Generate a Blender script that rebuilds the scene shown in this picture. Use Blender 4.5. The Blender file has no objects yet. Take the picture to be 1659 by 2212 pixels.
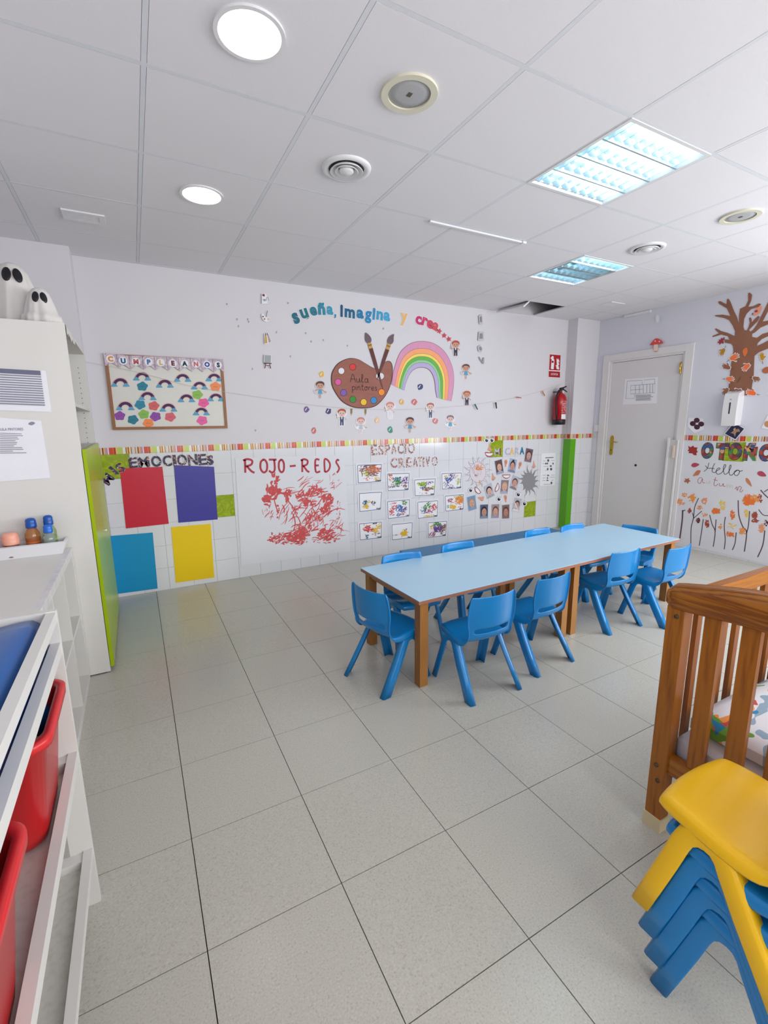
import bpy, bmesh, math, random
import numpy as np
from mathutils import Matrix, Vector
random.seed(7)
SC = bpy.context.scene
COL = SC.collection
R = math.radians

# ------------------------------------------------------------------ camera, world, daylight, exposure
FPX, YAW, PIT, ROL = 998.86, .4884, -.191, -.0113       # focal length in pixels of the 1659x2212 frame
HC = 1.4266                                             # eye height
def cam_axes():
    F = np.array([math.sin(YAW)*math.cos(PIT), math.cos(YAW)*math.cos(PIT), math.sin(PIT)])
    r = np.array([math.cos(YAW), -math.sin(YAW), 0]); u = np.cross(r, F)
    return math.cos(ROL)*r+math.sin(ROL)*u, -math.sin(ROL)*r+math.cos(ROL)*u, F
CR, CU, CF = cam_axes()
cam = bpy.data.cameras.new('camera'); camo = bpy.data.objects.new('camera', cam); COL.objects.link(camo)
cam.sensor_fit = 'HORIZONTAL'; cam.sensor_width = 36; cam.lens = FPX/1659*36; cam.clip_start = .02
camo.matrix_world = Matrix(((CR[0], CU[0], -CF[0], 0), (CR[1], CU[1], -CF[1], 0), (CR[2], CU[2], -CF[2], HC), (0, 0, 0, 1)))
SC.camera = camo
SC.view_settings.view_transform = 'Standard'; SC.view_settings.look = 'None'
SC.view_settings.exposure = 0.30; SC.view_settings.gamma = 1; SC.view_settings.use_curve_mapping = False
wd = bpy.data.worlds.new('daylight'); SC.world = wd; wd.use_nodes = True
wd.node_tree.nodes['Background'].inputs[0].default_value = (.80, .88, 1, 1)
wd.node_tree.nodes['Background'].inputs[1].default_value = 1.2
# room: X to the right along the end wall, Y into the room, Z up
XL, XR, YN, YB, ZC = -.80, 5.3725, -2.2, 4.334, 2.662
def daylight(name, loc, rot, sx, sy, power, col=(1, .98, .96)):
    l = bpy.data.lights.new(name, 'AREA'); l.shape = 'RECTANGLE'; l.size = sx; l.size_y = sy; l.energy = power; l.color = col
    o = bpy.data.objects.new(name, l); COL.objects.link(o); o.location = loc; o.rotation_euler = rot
    return o
WIN_REAR = [(.2, 1.8), (2.1, 3.7), (4.0, 5.2)]           # windows in the wall behind the camera (x range)
WIN_RIGHT = [(-1.9, -.5), (-.2, 1.2)]                    # windows in the right hand wall, out of view (y range)
for a, b in WIN_REAR: daylight('window_daylight', ((a+b)/2, YN+.05, 1.62), (R(90), 0, 0), b-a-.12, 1.3, 21*(b-a))
for a, b in WIN_RIGHT: daylight('window_daylight', (XR-.05, (a+b)/2, 1.62), (R(90), 0, R(90)), b-a-.12, 1.3, 36*(b-a), (.93, .965, 1))

# ------------------------------------------------------------------ helpers
def lin(c):
    if isinstance(c, str): c = tuple(int(c[i:i+2], 16) for i in (0, 2, 4))
    return tuple(((v/255)/12.92 if v/255 <= .04045 else ((v/255+.055)/1.055)**2.4) for v in c[:3])+(1,)
MATS = {}
def mat(name, col, rough=.5, spec=.5, metal=0, var=.04, scale=8, bump=0, bscale=60, coat=0, emit=0, trans=0, sub=None):
    """plain procedural material: colour with a little noise variation and optional fine relief"""
    if name in MATS: return MATS[name]
    m = bpy.data.materials.new(name); m.use_nodes = True; nt = m.node_tree; b = nt.nodes['Principled BSDF']
    c = lin(col); m.diffuse_color = c
    b.inputs['Roughness'].default_value = rough; b.inputs['Specular IOR Level'].default_value = spec; b.inputs['Metallic'].default_value = metal
    b.inputs['Coat Weight'].default_value = coat; b.inputs['Transmission Weight'].default_value = trans
    tc = nt.nodes.new('ShaderNodeTexCoord')
    n = nt.nodes.new('ShaderNodeTexNoise'); n.inputs['Scale'].default_value = scale; n.inputs['Detail'].default_value = 4
    nt.links.new(tc.outputs['Object'], n.inputs['Vector'])
    mx = nt.nodes.new('ShaderNodeMix'); mx.data_type = 'RGBA'
    mx.inputs[6].default_value = tuple(max(0, v*(1-var)) for v in c[:3])+(1,); mx.inputs[7].default_value = tuple(min(1, v*(1+var)) for v in c[:3])+(1,)
    nt.links.new(n.outputs['Fac'], mx.inputs[0]); nt.links.new(mx.outputs[2], b.inputs['Base Color'])
    if bump:
        n2 = nt.nodes.new('ShaderNodeTexNoise'); n2.inputs['Scale'].default_value = bscale; n2.inputs['Detail'].default_value = 3
        nt.links.new(tc.outputs['Object'], n2.inputs['Vector'])
        bp = nt.nodes.new('ShaderNodeBump'); bp.inputs['Strength'].default_value = bump; bp.inputs['Distance'].default_value = .004
        nt.links.new(n2.outputs['Fac'], bp.inputs['Height']); nt.links.new(bp.outputs['Normal'], b.inputs['Normal'])
    if emit:
        b.inputs['Emission Color'].default_value = c; b.inputs['Emission Strength'].default_value = emit
    MATS[name] = m
    return m
def ramp_mat(name, kind, stops, scale, rough=.5, spec=.5, axis=None, interp='CONSTANT', detail=2, dist=0, bump=0, stretch=None, rnd=False, out='Fac'):
    """material whose colour comes from a noise / voronoi / wave texture through a colour ramp"""
    if name in MATS: return MATS[name]
    m = bpy.data.materials.new(name); m.use_nodes = True; nt = m.node_tree; b = nt.nodes['Principled BSDF']
    b.inputs['Roughness'].default_value = rough; b.inputs['Specular IOR Level'].default_value = spec
    tc = nt.nodes.new('ShaderNodeTexCoord'); mp = nt.nodes.new('ShaderNodeMapping')
    if stretch: mp.inputs['Scale'].default_value = stretch
    nt.links.new(tc.outputs['Object'], mp.inputs['Vector'])
    if rnd:
        oi = nt.nodes.new('ShaderNodeObjectInfo'); ml = nt.nodes.new('ShaderNodeMath'); ml.operation = 'MULTIPLY'; ml.inputs[1].default_value = 37
        cb = nt.nodes.new('ShaderNodeCombineXYZ'); nt.links.new(oi.outputs['Random'], ml.inputs[0])
        for i in range(3): nt.links.new(ml.outputs[0], cb.inputs[i])
        nt.links.new(cb.outputs[0], mp.inputs['Location'])
    if kind == 'noise':
        t = nt.nodes.new('ShaderNodeTexNoise'); t.inputs['Detail'].default_value = detail; t.inputs['Distortion'].default_value = dist; fac = t.outputs['Fac']
    elif kind == 'voronoi':
        t = nt.nodes.new('ShaderNodeTexVoronoi'); sp = nt.nodes.new('ShaderNodeSeparateColor'); nt.links.new(t.outputs['Color'], sp.inputs[0]); fac = sp.outputs[0]
    else:
        t = nt.nodes.new('ShaderNodeTexWave'); t.bands_direction = axis or 'X'; t.inputs['Distortion'].default_value = dist; t.inputs['Detail'].default_value = detail; fac = t.outputs['Fac']
    t.inputs['Scale'].default_value = scale
    nt.links.new(mp.outputs['Vector'], t.inputs['Vector'])
    rp = nt.nodes.new('ShaderNodeValToRGB'); rp.color_ramp.interpolation = interp
    el = rp.color_ramp.elements
    while len(el) < len(stops): el.new(.5)
    for e, (p, c) in zip(el, stops): e.position = p; e.color = lin(c)
    nt.links.new(fac, rp.inputs[0]); nt.links.new(rp.outputs[0], b.inputs['Base Color'])
    m.diffuse_color = lin(stops[-1][1])
    if bump:
        bp = nt.nodes.new('ShaderNodeBump'); bp.inputs['Strength'].default_value = bump; bp.inputs['Distance'].default_value = .003
        nt.links.new(fac, bp.inputs['Height']); nt.links.new(bp.outputs['Normal'], b.inputs['Normal'])
    MATS[name] = m
    return m
def lamp_mat(name, col, strength):
    if name in MATS: return MATS[name]
    m = bpy.data.materials.new(name); m.use_nodes = True; b = m.node_tree.nodes['Principled BSDF']
    b.inputs['Base Color'].default_value = lin(col); b.inputs['Emission Color'].default_value = lin(col); b.inputs['Emission Strength'].default_value = strength
    MATS[name] = m
    return m
def c(hexcol, rough=.6, spec=.3): return mat('paper_'+hexcol+('' if rough == .6 else '_%d' % int(rough*100)), hexcol, rough, spec, var=.03, scale=30)

class MB:
    """collects geometry; build() makes ONE mesh object of it"""
    def __init__(s): s.v = []; s.f = []; s.m = []
    def add(s, vs, fs, mi=0):
        o = len(s.v); s.v += [tuple(v) for v in vs]; s.f += [tuple(o+i for i in f) for f in fs]; s.m += [mi]*len(fs); return s
    def box(s, x0, x1, y0, y1, z0, z1, mi=0, M=None):
        vs = [(x, y, z) for z in (z0, z1) for y in (y0, y1) for x in (x0, x1)]
        if M is not None: vs = [tuple(M @ Vector(v)) for v in vs]
        return s.add(vs, [(0, 2, 3, 1), (4, 5, 7, 6), (0, 1, 5, 4), (1, 3, 7, 5), (3, 2, 6, 7), (2, 0, 4, 6)], mi)
    def poly(s, pts, z0, z1=None, mi=0):
        n = len(pts)
        ar = sum(pts[i][0]*pts[(i+1) % n][1]-pts[(i+1) % n][0]*pts[i][1] for i in range(n))
        if ar < 0: pts = pts[::-1]
        if z1 is None: return s.add([(x, y, z0) for x, y in pts], [tuple(range(n))], mi)
        vs = [(x, y, z0) for x, y in pts]+[(x, y, z1) for x, y in pts]
        return s.add(vs, [tuple(range(n-1, -1, -1)), tuple(range(n, 2*n))]+[(i, (i+1) % n, n+(i+1) % n, n+i) for i in range(n)], mi)
    def ring(s, r0, r1, z0, z1, n=40, cx=0, cy=0, mi=0):
        vs = []
        for k in range(n):
            a = 2*math.pi*k/n; ca, sa = math.cos(a), math.sin(a)
            vs += [(cx+r0*ca, cy+r0*sa, z0), (cx+r1*ca, cy+r1*sa, z0), (cx+r1*ca, cy+r1*sa, z1), (cx+r0*ca, cy+r0*sa, z1)]
        fs = []
        for k in range(n):
            a, b = 4*k, 4*((k+1) % n)
            fs += [(a+i, a+(i+1) % 4, b+(i+1) % 4, b+i) for i in range(4)]
        return s.add(vs, fs, mi)
    def lathe(s, prof, n=32, cx=0, cy=0, cz=0, mi=0, wob=None, sy=1):
        vs = []
        for j, (r, z) in enumerate(prof):
            for k in range(n):
                a = 2*math.pi*k/n; rr = r*(1+(wob(a, j/(len(prof)-1)) if wob else 0))
                vs.append((cx+rr*math.cos(a), cy+rr*math.sin(a)*sy, cz+z))
        fs = [(j*n+k, j*n+(k+1) % n, (j+1)*n+(k+1) % n, (j+1)*n+k) for j in range(len(prof)-1) for k in range(n)]
        if prof[0][0] > 1e-6: fs.append(tuple(range(n-1, -1, -1)))
        if prof[-1][0] > 1e-6: fs.append(tuple((len(prof)-1)*n+k for k in range(n)))
        return s.add(vs, fs, mi)
    def tube(s, path, r, n=8, mi=0, sec=None, up=(0, 0, 1), closed=False):
        """sweeps a circle (or the section sec, list of (a,b)) along path; r may be a list"""
        P = [Vector(p) for p in path]; vs = []
        S = sec or [(math.cos(2*math.pi*k/n), math.sin(2*math.pi*k/n)) for k in range(n)]; n = len(S)
        U = Vector(up)
        for i, p in enumerate(P):
            t = (P[min(i+1, len(P)-1)]-P[max(i-1, 0)]).normalized()
            a = U.cross(t)
            if a.length < 1e-4: a = Vector((1, 0, 0)).cross(t)
            a.normalize(); b = t.cross(a); rr = r[i] if isinstance(r, (list, tuple)) else r
            vs += [p+a*x*rr+b*y*rr for x, y in S]
        fs = [(i*n+k, i*n+(k+1) % n, (i+1)*n+(k+1) % n, (i+1)*n+k) for i in range(len(P)-1) for k in range(n)]
        fs += [tuple(range(n-1, -1, -1)), tuple((len(P)-1)*n+k for k in range(n))]
        return s.add(vs, fs, mi)
    def ribbon(s, pts, w, z, mi=0, taper=False):
        if len(pts) < 2: return s
        L = []; n = len(pts)
        for i, (x, y) in enumerate(pts):
            a, b = pts[max(i-1, 0)], pts[min(i+1, n-1)]
            dx, dy = b[0]-a[0], b[1]-a[1]; d = math.hypot(dx, dy) or 1
            ww = w/2*(1 if not taper else .25+.75*math.sin(math.pi*(i+.5)/n))
            L.append(((x-dy/d*ww, y+dx/d*ww), (x+dy/d*ww, y-dx/d*ww)))
        vs = [(p[0], p[1], z) for q in L for p in q]
        return s.add(vs, [(2*i+1, 2*i+3, 2*i+2, 2*i) for i in range(n-1)], mi)
    def mesh(s, name, mats, bevel=0, seg=2, smooth=None, merge=False):
        me = bpy.data.meshes.new(name); bm = bmesh.new()
        vs = [bm.verts.new(v) for v in s.v]
        for f, mi in zip(s.f, s.m):
            try: fc = bm.faces.new([vs[i] for i in f]); fc.material_index = mi
            except ValueError: pass
        if merge: bmesh.ops.remove_doubles(bm, verts=bm.verts, dist=1e-5)
        if bevel: bmesh.ops.bevel(bm, geom=[e for e in bm.edges if len(e.link_faces) == 2 and e.calc_face_angle(0) > .5], offset=bevel, segments=seg, affect='EDGES', clamp_overlap=True)
        if smooth is not None:
            for f in bm.faces: f.smooth = True
            for e in bm.edges: e.smooth = len(e.link_faces) == 2 and e.calc_face_angle(0) < R(smooth)
        bm.normal_update(); bm.to_mesh(me); bm.free()
        for m in (mats if isinstance(mats, (list, tuple)) else [mats]): me.materials.append(m)
        return me
    def build(s, name, mats, parent=None, bevel=0, seg=2, smooth=None, loc=None, rot=None, merge=False):
        return link(name, s.mesh(name, mats, bevel, seg, smooth, merge), parent, loc, rot)
def link(name, me, parent=None, loc=None, rot=None):
    o = bpy.data.objects.new(name, me); COL.objects.link(o)
    if parent: o.parent = parent
    if loc is not None: o.location = loc
    if rot is not None: o.rotation_euler = rot
    return o
def box(name, x0, x1, y0, y1, z0, z1, m, parent=None, bevel=0): # a box whose origin is its own centre
    cx, cy, cz = (x0+x1)/2, (y0+y1)/2, (z0+z1)/2
    p = (cx, cy, cz)                                    # coordinates are those of the parent
    return MB().box(x0-cx, x1-cx, y0-cy, y1-cy, z0-cz, z1-cz).build(name, m, parent, bevel, loc=p, smooth=40 if bevel else None)
def tag(o, label, cat, group=None):
    o['label'] = label; o['category'] = cat
    if group: o['group'] = group
    return o
def struct(o): o['kind'] = 'structure'; return o
def thing(name, label, cat, loc=(0, 0, 0), rz=0, group=None):
    o = bpy.data.objects.new(name, None); COL.objects.link(o); o.empty_display_size = .05
    o.location = loc; o.rotation_euler = (0, 0, rz)
    return tag(o, label, cat, group)
def copy_tree(o, parent=None):
    k = o.copy(); COL.objects.link(k); k.parent = parent
    for ch in list(o.children): copy_tree(ch, k)
    return k
# measuring: where the sight line through a point of the photograph meets a known plane of the room
def ray(px, py): return CF+CR*(px-829.5)/FPX-CU*(py-1106)/FPX
def on_wall(px, py, Y=YB): d = ray(px, py); return (d[0]*Y/d[1], HC+d[2]*Y/d[1])
def on_side(px, py, X=XR): d = ray(px, py); return (-d[1]*X/d[0], HC+d[2]*X/d[0])
class Plane:                                            # u to the right, v up, n towards the room
    def __init__(s, kind, val): s.k = kind; s.val = val
    def uv(s, p): return on_wall(p[0], p[1], s.val) if s.k == 'y' else on_side(p[0], p[1], s.val)
    def place(s, o, u, v, n):
        if s.k == 'y': o.location = (u, s.val-n, v); o.rotation_euler = (R(90), 0, 0)
        else: o.location = (s.val-n, -u, v); o.rotation_euler = (R(90), 0, R(-90))
        return o
BACK, SIDE = Plane('y', YB), Plane('x', XR)
def crop(x0, y0, s): return lambda *pts: [(x0+x*s, y0+y*s) for x, y in pts]
def spline(pts, n=5, closed=True):
    L = len(pts); out = []
    for i in range(L if closed else L-1):
        p = [pts[(i+k) % L] if closed else pts[min(max(i+k, 0), L-1)] for k in (-1, 0, 1, 2)]
        for j in range(n):
            t = j/n
            out.append(tuple(.5*(2*p[1][d]+(p[2][d]-p[0][d])*t+(2*p[0][d]-5*p[1][d]+4*p[2][d]-p[3][d])*t*t+(3*p[1][d]-p[0][d]-3*p[2][d]+p[3][d])*t**3) for d in (0, 1)))
    if not closed: out.append(tuple(pts[-1]))
    return out
def ell(cx, cy, rx, ry, n=20, rot=0):
    cr, sr = math.cos(rot), math.sin(rot)
    return [(cx+rx*math.cos(a)*cr-ry*math.sin(a)*sr, cy+rx*math.cos(a)*sr+ry*math.sin(a)*cr) for a in (2*math.pi*k/n for k in range(n))]
def flat(name, pl, pts, m, label=None, cat=None, group=None, n=.0015, t=.0015, smooth=False, parts=(), px=True):
    """a thin cut-out lying on a wall; parts = [(part name, [(outline, material), ...])]; outlines as seen in the photograph (px) or in wall coordinates"""
    cv = (lambda q: [pl.uv(p) for p in q]) if px else (lambda q: list(q))
    w = cv(pts); w = spline(w) if smooth else w
    cx = sum(p[0] for p in w)/len(w); cy = sum(p[1] for p in w)/len(w)
    o = MB().poly([(a-cx, b-cy) for a, b in w], 0, t).build(name, m)
    pl.place(o, cx, cy, n)
    z = t
    for pn, layers in parts:
        mb = MB(); ms = []
        for lay in layers:
            q, mm = lay[0], lay[1]; z += .00025
            if mm not in ms: ms.append(mm)
            if len(lay) == 3:                           # a stroke of width lay[2]
                mb.ribbon([(a-cx, b-cy) for a, b in cv(q)], lay[2], z, ms.index(mm))
            else: mb.poly([(a-cx, b-cy) for a, b in cv(q)], z, None, ms.index(mm))
        mb.build(pn, ms, o)
    if label: tag(o, label, cat, group)
    return o
TXT = {}
def text_data(s, bold=0, shear=0):
    k = (s, bold, shear)
    if k not in TXT:
        cu = bpy.data.curves.new('t', 'FONT'); cu.body = s; cu.size = 1; cu.offset = bold; cu.shear = shear; cu.resolution_u = 4
        cu.align_x = 'CENTER'; cu.fill_mode = 'FRONT'
        ob = bpy.data.objects.new('t', cu); COL.objects.link(ob)
        dg = bpy.context.evaluated_depsgraph_get(); me = bpy.data.meshes.new_from_object(ob.evaluated_get(dg))
        V = [tuple(v.co) for v in me.vertices]; F = [tuple(p.vertices) for p in me.polygons]
        F = [f if sum(V[f[i]][0]*V[f[(i+1) % len(f)]][1]-V[f[(i+1) % len(f)]][0]*V[f[i]][1] for i in range(len(f))) > 0 else f[::-1] for f in F]
        bpy.data.objects.remove(ob); bpy.data.curves.remove(cu); bpy.data.meshes.remove(me)
        TXT[k] = (V, F)
    return TXT[k]
def add_text(mb, s, x, y, h, z, mi=0, bold=0, shear=0, wx=1, rot=0, depth=0):
    V, F = text_data(s, bold, shear); k = h/.73          # h = cap height
    cr, sr = math.cos(rot), math.sin(rot)
    P = [(x+(vx*k*wx*cr-vy*k*sr), y+(vx*k*wx*sr+vy*k*cr)) for vx, vy, vz in V]
    mb.add([(a, b, z+depth) for a, b in P], F, mi)
    if depth:
        mb.add([(a, b, z) for a, b in P], [f[::-1] for f in F], mi)
        cnt = {}
        for f in F:
            for i in range(len(f)): cnt.setdefault(tuple(sorted((f[i], f[(i+1) % len(f)]))), []).append((f[i], f[(i+1) % len(f)]))
        for es in cnt.values():
            if len(es) == 1:
                a, b = es[0]; mb.add([P[a]+(z,), P[b]+(z,), P[b]+(z+depth,), P[a]+(z+depth,)], [(0, 1, 2, 3)], mi)
def letter(pl, ch, base, hpx, m, label, rot=0, bold=.02, wpx=None, n=.0015, t=.002, group=None, halo=None, name='letter_cutout'):
    """one cut-out letter: base = middle of its foot in the photograph, hpx (and wpx) = its height and width there"""
    u, v = pl.uv(base); u2, v2 = pl.uv((base[0], base[1]-hpx)); h = v2-v
    V, F = text_data(ch, bold)
    xs_ = [q[0] for q in V]; ys_ = [q[1] for q in V]; gw, gh = max(xs_)-min(xs_), max(ys_)-min(ys_)
    k = h/gh; kx = k
    if wpx: a, b = pl.uv((base[0]-wpx/2, base[1])), pl.uv((base[0]+wpx/2, base[1])); kx = (b[0]-a[0])/gw
    ox, oy = -(max(xs_)+min(xs_))/2*kx, -min(ys_)*k
    cr, sr = math.cos(rot), math.sin(rot)
    def put(VV, FF, z, depth):
        mb = MB(); P = [(((x*kx+ox)*cr-(y*k+oy)*sr), ((x*kx+ox)*sr+(y*k+oy)*cr)) for x, y, _ in VV]
        mb.add([q+(z+depth,) for q in P], FF)
        if depth:
            cnt = {}
            for f in FF:
                for i in range(len(f)): cnt.setdefault(tuple(sorted((f[i], f[(i+1) % len(f)]))), []).append((f[i], f[(i+1) % len(f)]))
            for es in cnt.values():
                if len(es) == 1: a, b = es[0]; mb.add([P[a]+(z,), P[b]+(z,), P[b]+(z+depth,), P[a]+(z+depth,)], [(0, 1, 2, 3)])
        return mb
    o = put(V, F, 0, t).build(name, m); pl.place(o, u, v, n)
    if halo: put(*text_data(ch, bold+.03), .0004, 0).build('paper_edge', halo, o)
    return tag(o, label, 'letter', group)
# pen strokes: x-height .5, capital height 1
ST = {'A': [[(0, 0), (.3, 1), (.58, 0)], [(.1, .38), (.5, .4)]], 'u': [[(0, .5), (.03, .12), (.15, 0), (.3, .1), (.36, .5)], [(.36, .5), (.38, .06), (.46, 0)]],
 'l': [[(-.05, .08), (.14, .55), (.17, .9), (.1, 1), (.05, .75), (.06, .12), (.14, 0), (.26, .1)]],
 'a': [[(.36, .42), (.2, .5), (.04, .35), (.04, .12), (.16, 0), (.3, .1), (.38, .48)], [(.38, .5), (.38, .08), (.5, 0)]],
 'p': [[(.02, .5), (.05, -.42)], [(.04, .35), (.2, .5), (.36, .38), (.34, .12), (.18, 0), (.05, .1)]],
 'i': [[(.05, .5), (.06, .08), (.16, 0)], [(.05, .66), (.07, .72)]], 'n': [[(0, .5), (.03, 0)], [(.02, .3), (.15, .5), (.28, .45), (.32, .06), (.42, 0)]],
 't': [[(.1, .85), (.1, .1), (.2, 0), (.3, .06)], [(0, .55), (.27, .58)]], 'o': [[(.2, .5), (.04, .4), (.02, .15), (.16, 0), (.32, .1), (.34, .35), (.2, .5), (.42, .46)]],
 'r': [[(.02, .5), (.05, 0)], [(.04, .3), (.14, .48), (.3, .46)]], 'e': [[(.03, .22), (.3, .3), (.28, .47), (.14, .5), (.03, .3), (.06, .06), (.2, 0), (.36, .1)]],
 's': [[(.28, .42), (.14, .5), (.05, .4), (.15, .27), (.27, .16), (.2, .02), (.03, .05)]],
 'H': [[(-.02, .85), (.1, .62), (.12, .6)], [(.2, 1), (.14, .4), (.02, .1)], [(.1, .5), (.4, .55)], [(.5, 1), (.4, .4), (.38, .1), (.48, 0), (.6, .1)]],
 'R': [[(.04, 0), (.07, 1)], [(-.04, .94), (.2, 1.03), (.46, .9), (.4, .6), (.08, .48)], [(.16, .48), (.38, .1), (.56, -.04)]],
 'O': [[(.3, 1), (.08, .8), (.04, .3), (.25, 0), (.5, .15), (.56, .65), (.42, .95), (.26, 1)]], 'J': [[(.05, 1), (.5, .98)], [(.36, .98), (.36, .2), (.2, -.02), (.02, .15)]],
 'E': [[(.46, .97), (.06, .98), (.05, .02), (.5, .03)], [(.05, .52), (.38, .53)]], 'D': [[(.06, 0), (.07, 1), (.32, .95), (.5, .6), (.42, .2), (.2, 0), (.05, .02)]],
 'S': [[(.42, .9), (.25, 1), (.08, .8), (.3, .5), (.42, .25), (.25, 0), (.1, -.08)]], '-': [[(.02, .48), (.6, .5)]]}
def write(mb, s, x, y, h, w, z, mi=0, adv=None, wx=1):
    for ch in s:
        if ch == ' ': x += h*.35; continue
        mxx = 0
        for st in ST[ch]:
            q = spline([(x+a*h*wx, y+b*h) for a, b in st], 4, False) if len(st) > 2 else [(x+a*h*wx, y+b*h) for a, b in st]
            mb.ribbon(q, w, z, mi); mxx = max(mxx, max(a for a, b in st))
        x += (mxx+.1)*h*wx if adv is None else adv*h

# ------------------------------------------------------------------ materials
WALLW = mat('painted_plaster', 'd9d6db', .75, .25, var=.015, scale=3, bump=.06, bscale=140)
WALLS = mat('painted_plaster_side', 'd9dae4', .75, .25, var=.015, scale=3, bump=.06, bscale=140)
TILE = mat('glazed_white_tile', 'dcdde2', .10, .5, var=.02, scale=1.5)
GTILE = ramp_mat('glazed_green_tile', 'noise', [(0, '7f9410'), (.45, '8fa416'), (.6, 'a4b82a')], 14, .15, interp='LINEAR', dist=2)
GROUT = mat('grout', 'b3b4ba', .9, .1)
CEILT = mat('mineral_ceiling_tile', 'e8e6ea', .95, .1, var=.03, scale=160, bump=.15, bscale=500)
TBAR = mat('white_tee_bar', 'dddfe5', .8, .1)
def terrazzo():
    m = ramp_mat('terrazzo_floor', 'noise', [(0, 'a19f94'), (.34, 'b0aea3'), (.42, 'bdbbb0'), (.60, 'c2c0b6'), (.70, 'cac8c0')], 190, .24, .45, interp='LINEAR', detail=5, rnd=True)
    nt = m.node_tree; b = nt.nodes['Principled BSDF']
    n = nt.nodes.new('ShaderNodeTexNoise'); n.inputs['Scale'].default_value = 9; n.inputs['Detail'].default_value = 5
    tc = nt.nodes.new('ShaderNodeTexCoord'); nt.links.new(tc.outputs['Object'], n.inputs['Vector'])
    mr = nt.nodes.new('ShaderNodeMapRange'); mr.inputs['To Min'].default_value = .19; mr.inputs['To Max'].default_value = .27
    nt.links.new(n.outputs['Fac'], mr.inputs['Value']); nt.links.new(mr.outputs[0], b.inputs['Roughness'])
    return m
TERR = terrazzo()
JOINT = mat('dark_floor_joint', '57534a', .9, .1)
CHBLUE = mat('blue_plastic', '0a80c6', .22, .5, var=.05, scale=4, bump=.05, bscale=400)
CHYEL = mat('yellow_plastic', 'fac408', .30, .5, var=.04, scale=4, bump=.05, bscale=400)
LAMB = mat('pale_blue_laminate', 'a9cfe6', .28, .45, var=.02, scale=3)
BEECH = ramp_mat('beech_wood', 'wave', [(0, '93602a'), (.5, 'a56f30'), (1, 'b07a3a')], 6, .4, axis='X', interp='LINEAR', dist=5, detail=3, stretch=(8, 8, 1))
EDGEW = ramp_mat('table_edge_band', 'noise', [(0, '8a5a44'), (1, 'a9735a')], 30, .45, interp='LINEAR')
PINE = ramp_mat('stained_pine', 'wave', [(0, '7c4208'), (.45, '95550c'), (1, 'a46212')], 5, .28, axis='X', interp='LINEAR', dist=6, detail=3, stretch=(10, 10, .7))
PINEH = ramp_mat('stained_pine_rail', 'wave', [(0, '7c4208'), (.45, '9a5a10'), (1, 'aa6a18')], 5, .25, axis='X', interp='LINEAR', dist=6, detail=3, stretch=(10, .6, 14))
PINEX = ramp_mat('stained_pine_long', 'wave', [(0, '7c4208'), (.45, '9a5a10'), (1, 'aa6a18')], 5, .25, axis='Y', interp='LINEAR', dist=6, detail=3, stretch=(.6, 10, 14))
WHITEB = mat('white_board', 'dbd9d4', .45, .4, var=.02, scale=5)
WHITEW = mat('white_painted_wood', 'd8d6d2', .5, .35, var=.03, scale=9)
GREEND = mat('glossy_green_door', '9fb80a', .26, .3, var=.02)
GREENG = mat('green_corner_guard', '58a80a', .22, .5, var=.04)
DARK = mat('black_plastic', '14141c', .4, .4)
WHITEP = mat('white_plastic', 'e4e4e6', .35, .5)
BRASS = mat('brass', 'c9a445', .25, .5, metal=1)
STEEL = mat('steel_screw', '6e6659', .4, .5, metal=.8)
REDEX = mat('red_enamel', 'b00f1a', .2, .5, var=.03)
REDBIN = mat('red_bin_plastic', 'd3272b', .3, .5, var=.04)
BLUEBIN = mat('deep_blue_plastic', '0a56a0', .3, .5, var=.04)
TEAL = mat('teal_bench_vinyl', '0f6ea0', .4, .45, var=.04)
PAPER = mat('white_paper', 'dddee4', .7, .2, var=.02, scale=6, bump=.25, bscale=12)
PAPERW = mat('bright_white_paper', 'ebebf0', .6, .3)
ST_DARK = c('3a3a48')

# ------------------------------------------------------------------ the room
floor = struct(MB().box(XL-.1, XR+.1, YN-.1, YB+.1, -.12, -.012).build('floor', JOINT))
T, GX, GY = .4, .0383, 1.5395                            # terrazzo tiles 40 x 40, joints through (GX, GY)
full = {}
def slab(w, h, th, m, key, bev):
    k = (key, round(w, 3), round(h, 3))
    if k not in full: full[k] = MB().box(-w/2, w/2, -h/2, h/2, 0, th).mesh(key, m, bev, 1)
    return full[k]
i0 = math.floor((XL-GX)/T); j0 = math.floor((YN-GY)/T)
for i in range(i0, i0+17):
    for j in range(j0, j0+18):
        x0, x1 = max(GX+i*T, XL), min(GX+i*T+T, XR); y0, y1 = max(GY+j*T, YN), min(GY+j*T+T, YB)
        if x1-x0 < .02 or y1-y0 < .02: continue
        g = .0014
        o = link('floor_tile', slab(x1-x0-2*g, y1-y0-2*g, .012, TERR, 'floor_tile', .0012), floor, ((x0+x1)/2, (y0+y1)/2, -.012+random.uniform(-.0004, 0)))
# walls
wall_back = struct(MB().box(XL-.1, XR+.1, YB+.001, YB+.12, 0, 2.95).build('wall_back', WALLW))
wall_left = struct(MB().box(XL-.12, XL-.001, YN-.1, YB+.1, 0, 2.95).build('wall_left', WALLW))
mb = MB()                                               # right wall with door and window openings
DY0, DY1, DZ = 3.045, 4.06, 2.195
segs = [(YN-.1, WIN_RIGHT[0][0], 0, 2.95)]
for k, (a, b) in enumerate(WIN_RIGHT):
    nx = WIN_RIGHT[k+1][0] if k+1 < len(WIN_RIGHT) else DY0
    segs += [(a, b, 0, .95), (a, b, 2.29, 2.95), (b, nx, 0, 2.95)]
segs += [(DY0, DY1, DZ, 2.95), (DY1, YB+.1, 0, 2.95)]
for a, b, z0, z1 in segs: mb.box(XR+.001, XR+.13, a, b, z0, z1)
wall_right = struct(mb.build('wall_right', WALLS))
mb = MB(); xs = XL-.1
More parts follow.
